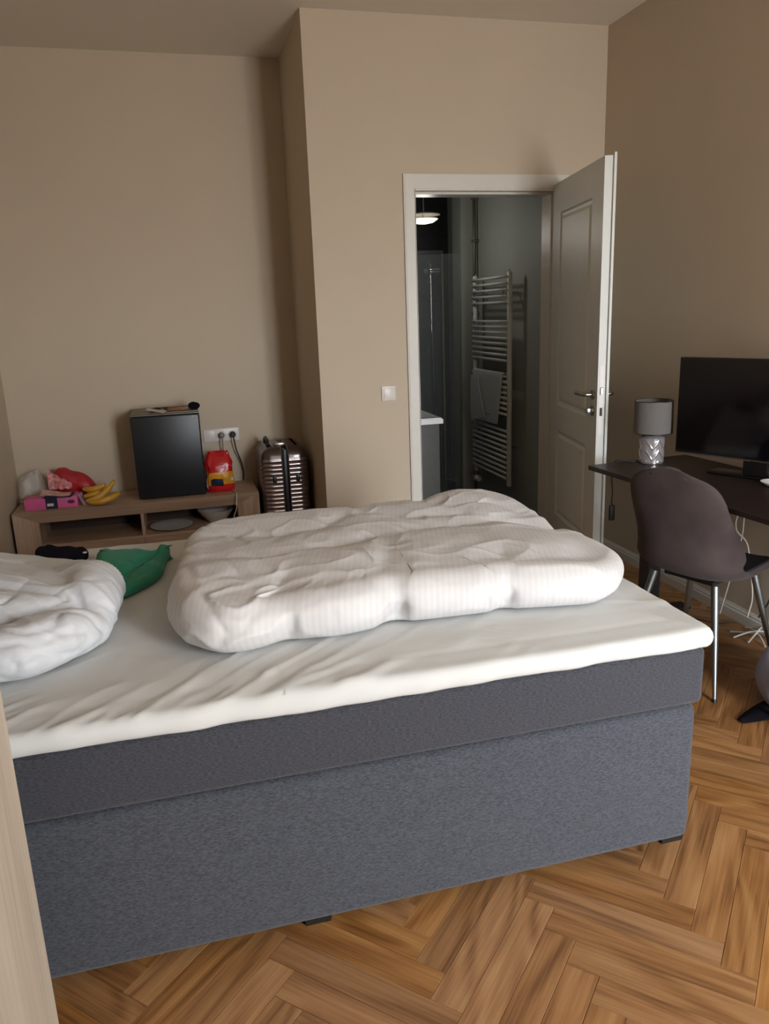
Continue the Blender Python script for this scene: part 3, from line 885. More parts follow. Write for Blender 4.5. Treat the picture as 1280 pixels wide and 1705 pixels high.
# ------------------------------------------------------------------ sideboard
sbx, sby = -.978, 4.70
sb = thing('sideboard', 'low oak sideboard with open niche standing in the alcove', 'sideboard', (sbx, sby, 0))
SW, SH, SD = 1.402, .447, .405
ix0, ix1, iz1, iz0 = .130, 1.272, .372, .055
rd = .045
outer = [(0, 0), (SW, 0), (SW, SH), (0, SH)]; inner = [(ix0, iz0), (ix1, iz0), (ix1, iz1), (ix0, iz1)]
names = ['bottom_rail', 'stile', 'top_rail', 'stile']
for k in range(4):
    a, b = outer[k], outer[(k+1) % 4]; c, d = inner[(k+1) % 4], inner[k]
    q0 = [(a[0], 0, a[1]), (b[0], 0, b[1]), (c[0], rd, c[1]), (d[0], rd, d[1])]
    q1 = [(a[0], rd+.02, a[1]), (b[0], rd+.02, b[1]), (c[0], rd+.02, c[1]), (d[0], rd+.02, d[1])]
    g_ = 0.0004
    obj(names[k], hexa(q0, q1), M_side if k % 2 == 0 else M_sideV, sb, smooth=False)
obj('top_board', box(0, SW, rd+.02, SD, SH-.03, SH), M_side, sb, smooth=False)
obj('side_panel', box(0, ix0, rd+.0205, SD, 0, SH-.0305), M_sideV, sb, smooth=False)
obj('side_panel', box(ix1, SW, rd+.0205, SD, 0, SH-.0305), M_sideV, sb, smooth=False)
obj('back_panel', box(ix0, ix1, SD-.012, SD, 0, SH-.0305), M_sidedark, sb, smooth=False)
obj('niche_shelf', box(ix0, ix1, rd, SD-.0125, .222, .238), M_side, sb, smooth=False)
obj('divider', box(.695, .713, rd, SD-.0125, .238, SH-.0305), M_sideV, sb, smooth=False)
for a, b in ((ix0+.001, .7025), (.7055, ix1-.001)):
    obj('drawer_front', box(a, b, rd-.002, rd+.018, .058, .221, bev=.001, seg=1), M_side, sb, smooth=False)
ST = SH

def lathe_thing(name, label, cat, loc, prof, m, n=40):
    o = obj(name, lathe(prof, n), m); o.location = loc; tag(o, label, cat); return o
zn = .2385
lathe_thing('plate', 'flat white plate in the sideboard niche', 'plate', (-.112, 4.868, zn), [(0, .004), (.05, .0), (.075, .002), (.125, .016), (.129, .019), (.124, .020), (.078, .008), (0, .008)], M_porc)
lathe_thing('bowl', 'pale deep bowl behind the plate in the sideboard niche', 'bowl', (.165, 4.92, zn), [(0, 0), (.05, 0), (.055, .006), (.09, .045), (.112, .078), (.115, .082), (.111, .082), (.085, .047), (.05, .012), (0, .010)], M_porcg)

# ------------------------------------------------------------------ mini fridge
fx, fy = -.083, 4.76
fr_ = thing('mini_fridge', 'black mini fridge standing on the sideboard', 'fridge', (fx, fy, ST))
obj('cabinet', box(-.196, .198, .045, .335, .012, .508, bev=.006), M_fridge, fr_)
obj('top_panel', box(-.194, .196, .03, .333, .508, .514, bev=.002), M_fridgetop, fr_)
dd = obj('door', box(-.198, .198, 0, .040, .008, .500, bev=.010, seg=3), M_fridge, fr_)
obj('door_trim', box(-.196, .196, .002, .040, .502, .5075, bev=.001, seg=1), M_steel, fr_)
lg = bmesh.new()
for k, (a, b) in enumerate(((.150, .153), (.156, .166), (.169, .172), (.175, .183))):
    bm_box(lg, a, b, -.0012, .0002, .474, .488)
obj('emblem', lg, M_steel, dd, smooth=False)
for a in (-.17, .17):
    for b in (.05, .29): obj('foot', lathe([(0, 0), (.012, 0), (.012, .012), (0, .012)], 12, c=(a, b, 0)), M_black, fr_)
FT = ST+.5145
# things on the fridge
def rotbox(x0, x1, y0, y1, z0, z1, a, loc, bev=0.0):
    return box(x0, x1, y0, y1, z0, z1, bev=bev, M=Matrix.Translation(loc) @ Matrix.Rotation(a, 4, 'Z'))
pp = bmesh.new()
bm_shell(pp, lambda u, v: (-.19+.10*u+.03*v, 4.79+.13*v-.05*u, FT+.002+.018*(1-u)*(1-v)+.012*sin(v*3)*(1-u)), 0, .001, 8, 8)
o = obj('paper_slip', pp, M_paper); tag(o, 'curled white paper slip on the front left of the fridge top', 'paper')
st_ = thing('sunglasses', 'black sunglasses folded on the fridge top behind the paper', 'sunglasses', (-.095, 4.90, FT))
fr2 = bmesh.new()
for cx in (-.032, .032):
    bm_tube(fr2, [(cx+.022*cos(a), .012*sin(a), .010+.007*sin(a)) for a in [2*pi*k/20 for k in range(21)]], .0025, 6)
bm_tube(fr2, [(-.010, 0.006, .013), (0, 0.008, .015), (.010, 0.006, .013)], .002, 6)
obj('frame', fr2, M_black, st_)
for cx in (-.032, .032):
    lb = bmesh.new(); bm_lathe(lb, [(0, -.001), (.021, -.001), (.021, .001), (0, .001)], 20); bmesh.ops.transform(lb, matrix=Matrix.Translation((cx, 0, .010)) @ Matrix.Rotation(.55, 4, 'X') @ Matrix.Scale(.6, 4, (0, 1, 0)), verts=lb.verts[:]); obj('lens', lb, M_screen, st_)
for s in (-1, 1):
    obj('temple', tube(smooth_path([(s*.056, 0, .012), (s*.055, .02, .012), (s*-.02, .03+.01*s, .011), (s*-.05, .03+.01*s, .006)], 5), .0025, 6), M_black, st_)
wl_ = thing('wallet', 'brown leather wallet with a gold clasp on the fridge top', 'wallet', (-.005, 4.86, FT))
obj('body', box(-.062, .062, -.03, .035, .0, .022, bev=.006), M_leather, wl_)
obj('clasp', tube([(-.055, -.032, .008), (.02, -.034, .016), (.02, -.034, .006), (.055, -.033, .016)], .003, 6), M_brass, wl_)
gl_ = bmesh.new()
def Hk(x, y): return .022+.006*noise.noise(Vector((x*40, y*40, 1)))
o = obj('pouch', puffy([(.075, 4.83), (.115, 4.84), (.125, 4.88), (.09, 4.93), (.06, 4.90), (.062, 4.85)][::1], (.092, 4.88), FT, Hk, lambda x, y, z, s: 0.002*noise.noise(Vector((x*60, y*60, z*50))), n=50, mt=8, ms=6), M_blackcloth)
tag(o, 'small soft black pouch at the back right of the fridge top', 'pouch')

# ------------------------------------------------------------------ groceries on the sideboard
pk = thing('gift_box', 'flat pink cardboard box with a black label on the sideboard', 'box', (-.765, 4.79, ST))
obj('carton', box(-.150, .140, -.03, .10, 0, .066, bev=.003), M_pink, pk)
obj('label_band', box(-.035, .030, -.0312, .1005, -.0 + .001, .0668), M_navy, pk, smooth=False)
obj('barcode_sticker', box(-.027, .008, -.0325, -.0312, .018, .034), M_paper, pk, smooth=False)
sd = bmesh.new(); bm_lathe(sd, [(0, -.0325), (.020, -.0325), (.020, -.030), (0, -.030)], 20, c=(.105, 0, 0), axis='y')
for v in sd.verts: v.co.z = .035+v.co.z*.55
obj('dark_oval', sd, M_pinkd, pk)
fm = bmesh.new()
bm_shell(fm, lambda u, v: (.141+.035*v+.01*sin(u*9), -.03+.13*u, .004+.062*(1-v)+.006*sin(u*14+v*6)), 0, .0008, 14, 8)
tag(obj('torn_film', fm, M_filmp, pk), 'torn lilac plastic film at the right end')
mg = thing('magazine', 'glossy booklet with dark cover edge lying on the pink box', 'magazine', (-.735, 4.785, ST+.0675))
obj('cover', rotbox(-.065, .085, -.045, .055, .0, .010, -.10, (0, 0, 0.0)), M_navy, mg, smooth=False)
mgp = bmesh.new()
bm_shell(mgp, lambda u, v: (-.085+.16*u, -.055+.10*v, .011+.028*(1-u)**2*(.4+.6*v)+.003*sin(u*6)), 0, .0015, 12, 6)
tag(obj('page', mgp, M_mag, mg), 'red and white printed page, curled')
# red bag behind
def wedge(c, ax, L_, Wd, h0, h1, m, name, label, cat, seed):
    bm = bmesh.new()
    def f(u, v):
        a = 2*pi*u
        hh = (h0*(1-v)**.8+h1*v)*(1-(2*abs(v-.5))**6*.7)
        ww = Wd*(1-(2*abs(v-.5))**5*.6)
        r = 1+.16*noise.noise(Vector((cos(a)*2, sin(a)*2, v*5+seed)))
        x = L_*(v-.5); y = ww*cos(a)*.5*r; z = max(0, hh*.5+hh*.5*sin(a)*r)
        return (c[0]+x*cos(ax)-y*sin(ax), c[1]+x*sin(ax)+y*cos(ax), c[2]+z)
    g_ = bm_grid(bm, f, 40, 26, closeu=True)
    bm.faces.new([g_[i][0] for i in range(40)]); bm.faces.new([g_[i][-1] for i in range(40)][::-1])
    o = obj(name, bm, m); tag(o, label, cat); return o
o = wedge((-.655, 4.985, ST), -.1, .27, .12, .22, .10, M_redcloth, 'plastic_bag', 'crumpled red plastic bag behind the pink box', 'bag', 3)
rp = bmesh.new()
bm_shell(rp, lambda u, v: (-.795+.13*u, 4.905+.010*sin(u*7)+.02*v, ST+.085+.115*v*(1-u*.75)+.004*sin(u*20)), 0, .0012, 16, 10)
tag(obj('printed_flap', rp, M_redpat, o), 'white and red printed flap')
o = wedge((-.90, 4.995, ST), .1, .16, .18, .15, .20, M_film, 'plastic_bag', 'clear crinkled plastic bag at the left end of the sideboard', 'bag', 11)
# bananas
bn = thing('banana_bunch', 'small bunch of ripe bananas beside the pink box', 'fruit', (-.49, 4.79, ST))
def banana(p0, p1, p2, r=.019):
    bm = bmesh.new(); n = 14; pts = []; rs = []
    for i in range(n+1):
        t = i/n; a, b, c = map(Vector, (p0, p1, p2))
        pts.append(a*(1-t)**2+b*2*t*(1-t)+c*t*t); rs.append(r*(.35+.65*min(1, sin(pi*min(max(t, .02), .98))**.45*1.05)))
    bm_tube(bm, pts, rs, 7); return bm
for i, (a, b, c) in enumerate((((-.105, .06, .085), (-.04, -.0, .075), (.02, .03, .105)), ((-.085, -.03, .03), (.0, -.05, .03), (.075, .02, .125)),
                               ((-.07, -.045, .024), (.02, -.09, .020), (.09, -.02, .055)), ((-.03, .0, .022), (.05, -.03, .018), (.095, .03, .050)), ((-.10, .03, .045), (-.03, .0, .06), (.05, .05, .07)))):
    bb = obj('banana', banana(a, b, c), M_banana, bn)
    obj('tip', lathe([(0, 0), (.006, 0), (.006, .008), (0, .010)], 8, c=(c[0], c[1], c[2]-.002)), M_bantip, bb)
# red snack bag right of the fridge
sn = thing('snack_bag', 'shiny red food bag with a yellow panel beside the fridge', 'bag', (.205, 4.84, ST))
def snack(u, v, k=1.0, gy=0.0):
    a = 2*pi*u; w = .082*(1-.35*max(0, v-.75)/.25)*(1+.05*sin(v*9)); d = (.052*sin(pi*min(1, v*.9+.12))**.7+.004)
    r = 1+.10*noise.noise(Vector((cos(a)*2.5, sin(a)*2.5, v*6)))+.05*noise.noise(Vector((cos(a)*7, sin(a)*7, v*16)))
    ca, sa = cos(a), sin(a)
    x = w*(abs(ca)**.6)*(1 if ca > 0 else -1)*r*k; y = d*(abs(sa)**.8)*(1 if sa > 0 else -1)*r*k
    return (x-.02*v*0, y-gy, v*.245+(.010*sin(a*5) if v > .9 else 0))
bm = bmesh.new(); g_ = bm_grid(bm, snack, 60, 40, closeu=True)
bm.faces.new([g_[i][0] for i in range(60)]); bm.faces.new([g_[i][-1] for i in range(60)][::-1])
obj('bag_body', bm, M_red, sn)
def patch(u0, u1, v0, v1, m, name, gy):
    bm = bmesh.new(); bm_shell(bm, lambda a, b: snack(u0+(u1-u0)*a, v0+(v1-v0)*b+.03*sin(a*3), 1.01, gy), 0, .0006, 16, 10); return obj(name, bm, m, sn)
patch(.62, .97, .18, .50, M_yellow, 'yellow_panel', .002)
patch(.66, .76, .16, .34, M_navy, 'blue_print', .004)
patch(.86, .92, .26, .34, M_paper, 'white_print', .004)
patch(.56, .60, .10, .52, M_paper, 'white_edge', .003)
# white cable over the sideboard edge
o = obj('cable', tube(smooth_path([(.262, 4.87, ST+.005), (.282, 4.80, ST+.006), (.290, 4.72, ST+.007), (.288, 4.689, ST-.004), (.285, 4.688, .40), (.282, 4.70, .36), (.268, 4.735, .31), (.262, 4.76, .262), (.262, 4.80, .243)]), .0035, 8), M_cablew)
tag(o, 'thin white cable hanging over the sideboard front into the niche', 'cable')

# ------------------------------------------------------------------ suitcase
su = thing('suitcase', 'dark brown ribbed hard suitcase standing right of the sideboard', 'suitcase', (.598, 4.69, 0))
SWd, SDp, SHh = .285, .40, .715
def shell_half(sgn):
    bm = bmesh.new()
    gap = .018; rc = .055
    # outline from centre front round to centre back
    path = []
    for k in range(6): path.append((gap+(SWd/2-rc-gap)*k/6, 0.0, 0, -1))
    for k in range(9):
        a = -pi/2+pi/2*k/8; path.append((SWd/2-rc+rc*cos(a), rc+rc*sin(a), cos(a), sin(a)))
    for k in range(1, 6): path.append((SWd/2, rc+(SDp-2*rc)*k/6, 1, 0))
    for k in range(9):
        a = pi/2*k/8; path.append((SWd/2-rc+rc*cos(a), SDp-rc+rc*sin(a), cos(a), sin(a)))
    for k in range(1, 7): path.append((SWd/2-rc-(SWd/2-rc-gap)*k/6, SDp, 0, 1))
    zs = []
    zb, zt = .06, SHh
    levels = []
    rt = .07
    for k in range(5):
        a = pi/2*k/4; levels.append((zb+.03*(1-cos(a))*1.0 if False else zb+.03-.03*cos(a), .03*(1-sin(a)), 0))
    z = zb+.032; pitch = .0262
    nr = 0
    while z < zt-rt-.01:
        for q in (0, .22, .5, .78):
            off = (0, -.0035, -.0045, -.0035)[(0, .22, .5, .78).index(q)] if False else -.006*(1 if q in (0,) else 0)
            levels.append((z+q*pitch, -(.0055*sin(pi*q)), 1 if .1 < q < .9 else 0))
        z += pitch
    for k in range(9):
        a = pi/2*k/8; levels.append((zt-rt+rt*sin(a), rt*(1-cos(a)), 0))
    rings = []
    cx0, cy0 = 0.0, SDp/2
    for (zz, ins, rib) in levels:
        ring = []
        for (x, y, nx, ny) in path:
            px = max(gap, x-nx*ins) if abs(nx) > 1e-6 else x
            ring.append(bm.verts.new((sgn*px, y-ny*ins, zz)))
        rings.append(ring)
    for i in range(len(rings)-1):
        mi = 1 if (levels[i][2] and levels[i+1][2]) or (levels[i][2] or levels[i+1][2]) else 0
        for k in range(len(path)-1):
            f = bm.faces.new((rings[i][k], rings[i][k+1], rings[i+1][k+1], rings[i+1][k]))
            f.material_index = 1 if (mi and path[k][3] < -.3) else 0
    for r_ in (rings[0], rings[-1]): bm.faces.new(r_)
    for i in range(len(rings)-1): bm.faces.new((rings[i][0], rings[i+1][0], rings[i+1][-1], rings[i][-1]))
    return bm
for s in (-1, 1):
    obj('shell_half', shell_half(s), [M_case, M_rib], su, angle=50)
    tr_ = bmesh.new(); bm_tube(tr_, smooth_path([(s*.020, -.003, .10), (s*.020, -.003, .60), (s*.020, .0, .665), (s*.020, .04, .709), (s*.020, .12, .718), (s*.020, .35, .718)], 6), .004, 8)
    obj('trim_strip', tr_, M_steel, su)
    cl = bmesh.new(); bm_box(cl, s*.072-.012, s*.072+.012, -.016, -.004, .50, .545, bev=.005)
    obj('side_stud', cl, M_black, su)
obj('zip_band', box(-.017, .017, .006, SDp-.006, .065, SHh-.012, bev=.012), M_black, su)
hd = bmesh.new(); bm_tube(hd, smooth_path([(-.09, .10, .707), (-.092, .08, .73), (-.09, .12, .747), (-.088, .22, .75), (-.088, .28, .73), (-.09, .27, .707)], 5), .010, 8)
obj('side_handle', hd, M_black, su)
lk = bmesh.new(); bm_box(lk, -.055, .012, .06, .115, .713, .735, bev=.006); obj('lock', lk, M_steel, su)
for a in (-.10, .10):
    for b in (.05, SDp-.05):
        w_ = obj('wheel', lathe([(0, -.011), (.020, -.011), (.024, -.006), (.024, .006), (.020, .011), (0, .011)], 20, axis='x', c=(a, b, .0242)), M_black, su)
        wf = bmesh.new(); bm_box(wf, a-.018, a+.018, b-.018, b+.018, .045, .068, bev=.004); obj('wheel_housing', wf, M_black, su)

# ------------------------------------------------------------------ bathroom fittings
RX = 2.225
ra = thing('towel_radiator', 'white ladder towel radiator on the bathroom wall', 'radiator', (RX, 5.345, .25))
y0r, y1r = -.315, .315
for yy in (y0r, y1r):
    p_ = obj('post', lathe([(0, 0), (.016, 0), (.018, .003), (.018, 1.465), (.014, 1.47), (0, 1.471)], 16, c=(0, yy, 0)), M_rad, ra)
    obj('vent_cap', lathe([(0, 0), (.006, 0), (.006, .014), (0, .016)], 10, c=(0, yy, 1.471)), M_chrome, p_)
bars = [1.44-.042*k for k in range(5)] + [1.145-.0375*k for k in range(8)] + [.775-.0375*k for k in range(8)] + [.395-.0375*k for k in range(10)]
bars = [b for b in bars]
pbm = bpy.data.meshes.new('bar'); b_ = tube([(0, y0r, 0), (0, y1r, 0)], .0095, 10); b_.to_mesh(pbm); b_.free(); pbm.materials.append(M_rad)
for p in pbm.polygons: p.use_smooth = True
for z in bars:
    if z < .03: continue
    o = bpy.data.objects.new('bar', pbm); COL.objects.link(o); o.parent = ra; o.location = (-.022, 0, z)
for yy in (y0r+.045, y1r-.045):
    for z in (1.335, .27):
        bk = bmesh.new(); bm_lathe(bk, [(0, -.03), (.014, -.03), (.014, -.02), (.008, -.018), (.008, BX1-RX-.0), (0, BX1-RX)], 14, c=(0, yy, z), axis='x')
        obj('wall_bracket', bk, M_chrome, ra)
vl = bmesh.new()
bm_tube(vl, [(0, y1r, .0), (0, y1r, -.05)], .012, 10)
bm_tube(vl, [(-.005, y1r-.02, -.06), (-.005, y1r+.16, -.045)], .011, 10)
obj('valve_pipe', vl, M_chrome, ra)
kb = bmesh.new(); bm_lathe(kb, [(0, -.065), (.018, -.065), (.027, -.045), (.028, -.01), (.02, 0), (0, 0)], 16, c=(0, y1r, -.06), axis='y')
obj('thermostat_knob', kb, M_rad, ra)
# towel
def towel(u, v):
    # u across (0 = far/left), v: 0 back bottom .. over the bar .. 1 front bottom
    ytop0, ytop1 = 5.62, 5.06
    zt = 1.03+.002
    back = .22
    if v < .25:
        t = v/.25; x = RX-.022+.013; z = zt-back*(1-t)-.0; dn = back*(1-t)
    elif v < .32:
        a = pi*(v-.25)/.07; x = RX-.022+.014*cos(a); z = zt+.014*sin(a); dn = 0
    else:
        t = (v-.32)/.68; dn = t*(.37-.03*u); x = RX-.022-.014-.006*t-.004*sin(u*8+1)*t; z = zt-dn
    y = ytop0+(ytop1-ytop0)*u - dn*.05*(1-u) + dn*.22*u
    return (x, y, z+.004*sin(u*5)*(v > .9))
bm = bmesh.new(); bm_shell(bm, towel, 0, -.005, 30, 50)
tw = obj('towel', bm, M_towel); tag(tw, 'white towel draped over the radiator bars', 'towel')
bm = bmesh.new()
bm_shell(bm, lambda u, v: (RX-.050-.006*sin(v*3), 5.62-.14*u-.14*u*v+.0*v, 1.0-.34*v+.05*u*v), 0, -.005, 14, 20)
obj('folded_layer', bm, M_towel, tw)
obj('hem_stripe', box(RX-.050, RX-.047, 5.25, 5.45, .745, .755), M_towel, tw, smooth=False)
# vanity
va = thing('vanity_unit', 'anthracite bathroom vanity with a white basin top', 'vanity', (BX0+.002, 4.60, 0))
VX = 1.585-BX0
obj('cabinet', box(0, VX-.02, 0.01, .58, .24, .80, bev=.004), M_vanity, va)
bm = bmesh.new(); bx = [(0, VX, 0, .60)]
def basin():
    bm = bmesh.new(); z1 = .838; z0 = .802
    o_ = [(0, -.008), (VX, -.008), (VX, .60), (0, .60)]; i_ = [(.05, .03), (VX-.05, .03), (VX-.05, .52), (.05, .52)]; f_ = [(.12, .09), (VX-.11, .09), (VX-.11, .46), (.12, .46)]
    R1 = [bm.verts.new((x, y, z0)) for x, y in o_]; R2 = [bm.verts.new((x, y, z1)) for x, y in o_]; R3 = [bm.verts.new((x, y, z1)) for x, y in i_]; R4 = [bm.verts.new((x, y, z1-.030)) for x, y in f_]
    for A, B_ in ((R1, R2), (R2, R3), (R3, R4)):
        for k in range(4): bm.faces.new((A[k], A[(k+1) % 4], B_[(k+1) % 4], B_[k]))
    bm.faces.new(R4); bm.faces.new(R1[::-1])
    bmesh.ops.bevel(bm, geom=[e for e in bm.edges if all(v in R2 for v in e.verts)], offset=.008, segments=3, affect='EDGES')
    return bm
obj('basin', basin(), M_porc, va)
fc = bmesh.new(); bm_tube(fc, smooth_path([(.16, .30, .838), (.16, .30, .93), (.20, .30, .955), (.30, .30, .95), (.38, .30, .925)], 5), .012, 10)
tag(obj('tap', fc, M_chrome, va), 'chrome basin tap')
# shower
sh = thing('shower_screen', 'dark framed glass shower door at the back of the bathroom', 'shower screen', (BX0, 5.92, 0))
obj('post', box(1.045, 1.062, -.015, .015, 0, 1.90), M_alu, sh, smooth=False)
obj('head_rail', box(.002, 1.062, -.015, .015, 1.90, 1.925), M_black, sh, smooth=False)
obj('pane', box(.002, 1.045, -.003, .003, .012, 1.90), M_glass, sh, smooth=False)
obj('sill', box(.002, 1.187, -.02, .02, 0, .012), M_alu, sh, smooth=False)
obj('fixed_pane', box(1.063, 1.187, -.003, .003, .012, 1.90), M_glass, sh, smooth=False)
hr = thing('wall_pipe', 'olive vertical pipe with clamps beside the radiator', 'pipe', (2.275, 5.80, 0))
obj('pipe', lathe([(0, 0.001), (.012, 0.001), (.012, BZ-.002), (0, BZ-.002)], 12), M_alu, hr)
for z in (2.28, 1.98, 1.45, .55):
    obj('pipe_clamp', tube([(-.022, 0, z), (.034, 0, z)], .013, 8), M_steel, hr)
hs = thing('hand_shower', 'square chrome shower head on its rail in the shower', 'shower head', (2.09, 6.20, 0))
hb = bmesh.new(); bm_tube(hb, [(.06, .286, 1.30), (.06, .286, 1.86)], .010, 10); bm_tube(hb, [(.06, .286, 1.84), (.06, .10, 1.84)], .009, 8)
obj('rail', hb, M_chrome, hs)
obj('head', box(-.06, .04, -.06, .10, 1.79, 1.81, bev=.008), M_chrome, hs)
obj('spray_plate', box(-.055, .035, -.055, .095, 1.775, 1.789, bev=.004), M_steel, hs)
hh = bmesh.new(); bm_tube(hh, smooth_path([(.06, .27, 1.30), (.05, .22, .9), (.06, .22, .6), (.075, .28, .9), (.07, .283, 1.1)], 6), .006, 8)
obj('hose', hh, M_chrome, hs)
cl = thing('ceiling_light', 'two tier pale ceiling light given an added glow, in the dark bathroom', 'lamp', (1.745, 5.40, BZ))
obj('ceiling_rose', lathe([(0, -.03), (.05, -.03), (.055, 0), (0, 0)], 24), M_chrome, cl)
obj('stem', lathe([(0, -.52), (.008, -.52), (.008, -.03), (0, -.03)], 10), M_chrome, cl)
obj('upper_disc', lathe([(0, -.455), (.05, -.462), (.115, -.478), (.117, -.483), (.05, -.476), (0, -.472)], 36), M_porc, cl)
obj('lower_disc', lathe([(0, -.50), (.10, -.505), (.102, -.51), (.07, -.530), (.02, -.538), (0, -.538)], 36), M_porc, cl)

M_glow = mat('opal_added_glow', srgb(230, 225, 215), 0.3)
M_glow.node_tree.nodes['Principled BSDF'].inputs['Emission Color'].default_value = (1.0, .86, .62, 1)
M_glow.node_tree.nodes['Principled BSDF'].inputs['Emission Strength'].default_value = 0.45  # glow added to lift the dark bathroom
for o in cl.children:
    if o.name.startswith('lower_disc'): o.data.materials[0] = M_glow
ld_ = bpy.data.lights.new('bath_fill', 'POINT'); ld_.energy = 3.0; ld_.color = (1.0, .96, .88); ld_.shadow_soft_size = .06
lb_ = bpy.data.objects.new('bath_fill', ld_); COL.objects.link(lb_); lb_.parent = cl; lb_.location = (0, 0, -.62)  # fill light added below the discs to brighten the bathroom

# ------------------------------------------------------------------ desk
da = .0733
dk = thing('desk', 'black brown desk on a dark metal frame along the right wall', 'desk', (1.833, 3.235, 0), da)
# local: x to the wall, y back along the room is negative
DZT = .76; DL = 1.45; DD = .555
obj('desk_top', box(0, DD, -DL, 0, DZT-.022, DZT, bev=.002, seg=1), M_desk, dk, smooth=False)
fb = bmesh.new()
bm_box(fb, .10, .18, -DL+.12, -.12, DZT-.052, DZT-.0225); bm_box(fb, .38, .46, -DL+.12, -.12, DZT-.052, DZT-.0225)
obj('frame_beam', fb, M_foot, dk, smooth=False)
for yy in (-.10, -DL+.10):
    obj('side_bracket', hexa([(.04, yy-.03, DZT-.0225), (.52, yy-.03, DZT-.0225), (.52, yy+.03, DZT-.0225), (.04, yy+.03, DZT-.0225)],
                             [(.09, yy-.03, DZT-.045), (.47, yy-.03, DZT-.045), (.47, yy+.03, DZT-.045), (.09, yy+.03, DZT-.045)]), M_foot, dk, smooth=False)
    lg = obj('leg', box(.265, .335, yy-.035, yy+.035, .018, DZT-.04), M_foot, dk, smooth=False)
    obj('foot_bar', box(.02, .53, yy-.04, yy+.04, 0, .018, bev=.004, seg=1), M_foot, dk, smooth=False)

# lamp
lp = thing('table_lamp', 'table lamp with grey drum shade and silver patterned ceramic base', 'lamp', (2.122, 3.165, DZT))
HB = .125
bm = bmesh.new()
def lbase(u, v):
    a = 2*pi*u; z = .012+v*(HB-.024)
    c = 6; w = (u*c) % 1.0
    zz = z*52 + 2.2*abs(w-.5)*2
    r = .055+.0022*max(0, sin(zz*2.4))**2
    return (r*cos(a), r*sin(a), z)
def stepmat(bm):
    for f in bm.faces:
        cc = f.calc_center_median(); f.material_index = 1 if math.hypot(cc.x, cc.y) > .0558 else 0
g_ = bm_grid(bm, lbase, 144, 60, closeu=True)
stepmat(bm)
obj('base_body', bm, [M_ceramic, M_silver], lp)
obj('base_foot', lathe([(0, 0), (.050, 0), (.055, .003), (.0555, .012), (0, .0125)], 40), M_silver, lp)
obj('base_collar', lathe([(0, HB-.0125), (.0555, HB-.012), (.056, HB-.004), (.045, HB+.006), (.02, HB+.010), (0, HB+.010)], 40), M_ceramic, lp)
obj('stem', lathe([(0, HB+.010), (.006, HB+.010), (.006, .20), (0, .20)], 12), M_brass, lp)
sd_ = obj('lamp_shade', lathe([(.0885, .145), (.0855, .292), (.0835, .292), (.0865, .145), (.0885, .145)][:4]+[(.0885, .145)], 48), M_shade, lp)
for zz, rr in ((.292, .085), (.145, .0878)):
    ri = bmesh.new(); bm_tube(ri, [(rr*cos(2*pi*k/40), rr*sin(2*pi*k/40), zz) for k in range(41)], .0018, 6, caps=False)
    obj('shade_ring', ri, M_black, sd_)
li = bmesh.new()
for k in range(3): bm_tube(li, [(.006*cos(2.1*k), .006*sin(2.1*k), .20), (.084*cos(2.1*k), .084*sin(2.1*k), .288)], .0014, 5)
bm_lathe(li, [(0, .19), (.014, .19), (.016, .215), (.024, .245), (.02, .27), (0, .28)], 16)
obj('bulb_holder', li, M_whitep, lp)
o = obj('lamp_cord', tube(smooth_path([(.04, .03, .004), (.03, .055, .008), (-.05, .045, .004), (-.10, .070, .003), (-.135, .0935, .001), (-.148, .096, -.06), (-.14, .096, -.14), (-.142, .096, -.19), (-.14, .096, -.22)], 6), .0028, 7), M_cableb, lp)
tag(obj('inline_switch', box(-.152, -.126, .087, .105, -.29, -.215, bev=.004), M_cableb, lp), 'black inline switch on the lamp cord')

# television
tx0, ty0 = 2.160, 3.050
ta = math.atan2(-.91, .415)
tv = thing('television', 'black flat television angled on the desk', 'television', (2.325, 2.715, DZT), ta)
TWd, THt = .735, .425; tz0 = .068
cx_off = -.38
tb = bmesh.new(); bm_box(tb, -TWd/2, TWd/2, -.012, .028, tz0, tz0+THt, bev=.003, seg=1)
# screen side: which local y faces the bed?
nloc = Matrix.Rotation(ta, 2) @ Vector((0, -1))
sg = -1 if nloc.x < 0 else 1
obj('housing', box(-TWd/2, TWd/2, *( (-.012, .028) if sg < 0 else (-.028, .012)), tz0, tz0+THt, bev=.003, seg=1), M_bezel, tv, smooth=False)
ys = sorted((sg*.0122, sg*.0140))
obj('screen', box(-TWd/2+.010, TWd/2-.010, ys[0], ys[1], tz0+.018, tz0+THt-.010), M_screen, tv, smooth=False)
ys = sorted((sg*.0122, sg*.0150))
obj('bezel_strip', box(-TWd/2, TWd/2, ys[0], ys[1], tz0, tz0+.006), M_steel, tv, smooth=False)
lgb = bmesh.new(); bm_lathe(lgb, [(0, 0), (.018, 0), (.016, -.004), (0, -.005)], 20, c=(0, sg*.013, tz0+.004))
tag(obj('logo_tag', lgb, M_chrome, tv), 'small silver tag under the screen')
obj('neck', box(-.05, .05, -.012, .012, .010, tz0+.05), M_bezel, tv, smooth=False)
bs = bmesh.new(); bm_box(bs, -.19, .19, -.053, .053, 0, .010, bev=.004, seg=2); obj('stand_base', bs, M_screen, tv)

o = lathe_thing('saucer', 'small white dish at the right edge on the desk', 'dish', (2.262, 2.515, DZT), [(0, .002), (.025, 0), (.03, .003), (.052, .016), (.055, .020), (.051, .020), (.028, .007), (0, .006)], M_porc, 30)
o.location = (2.232+.045, 2.545, DZT)

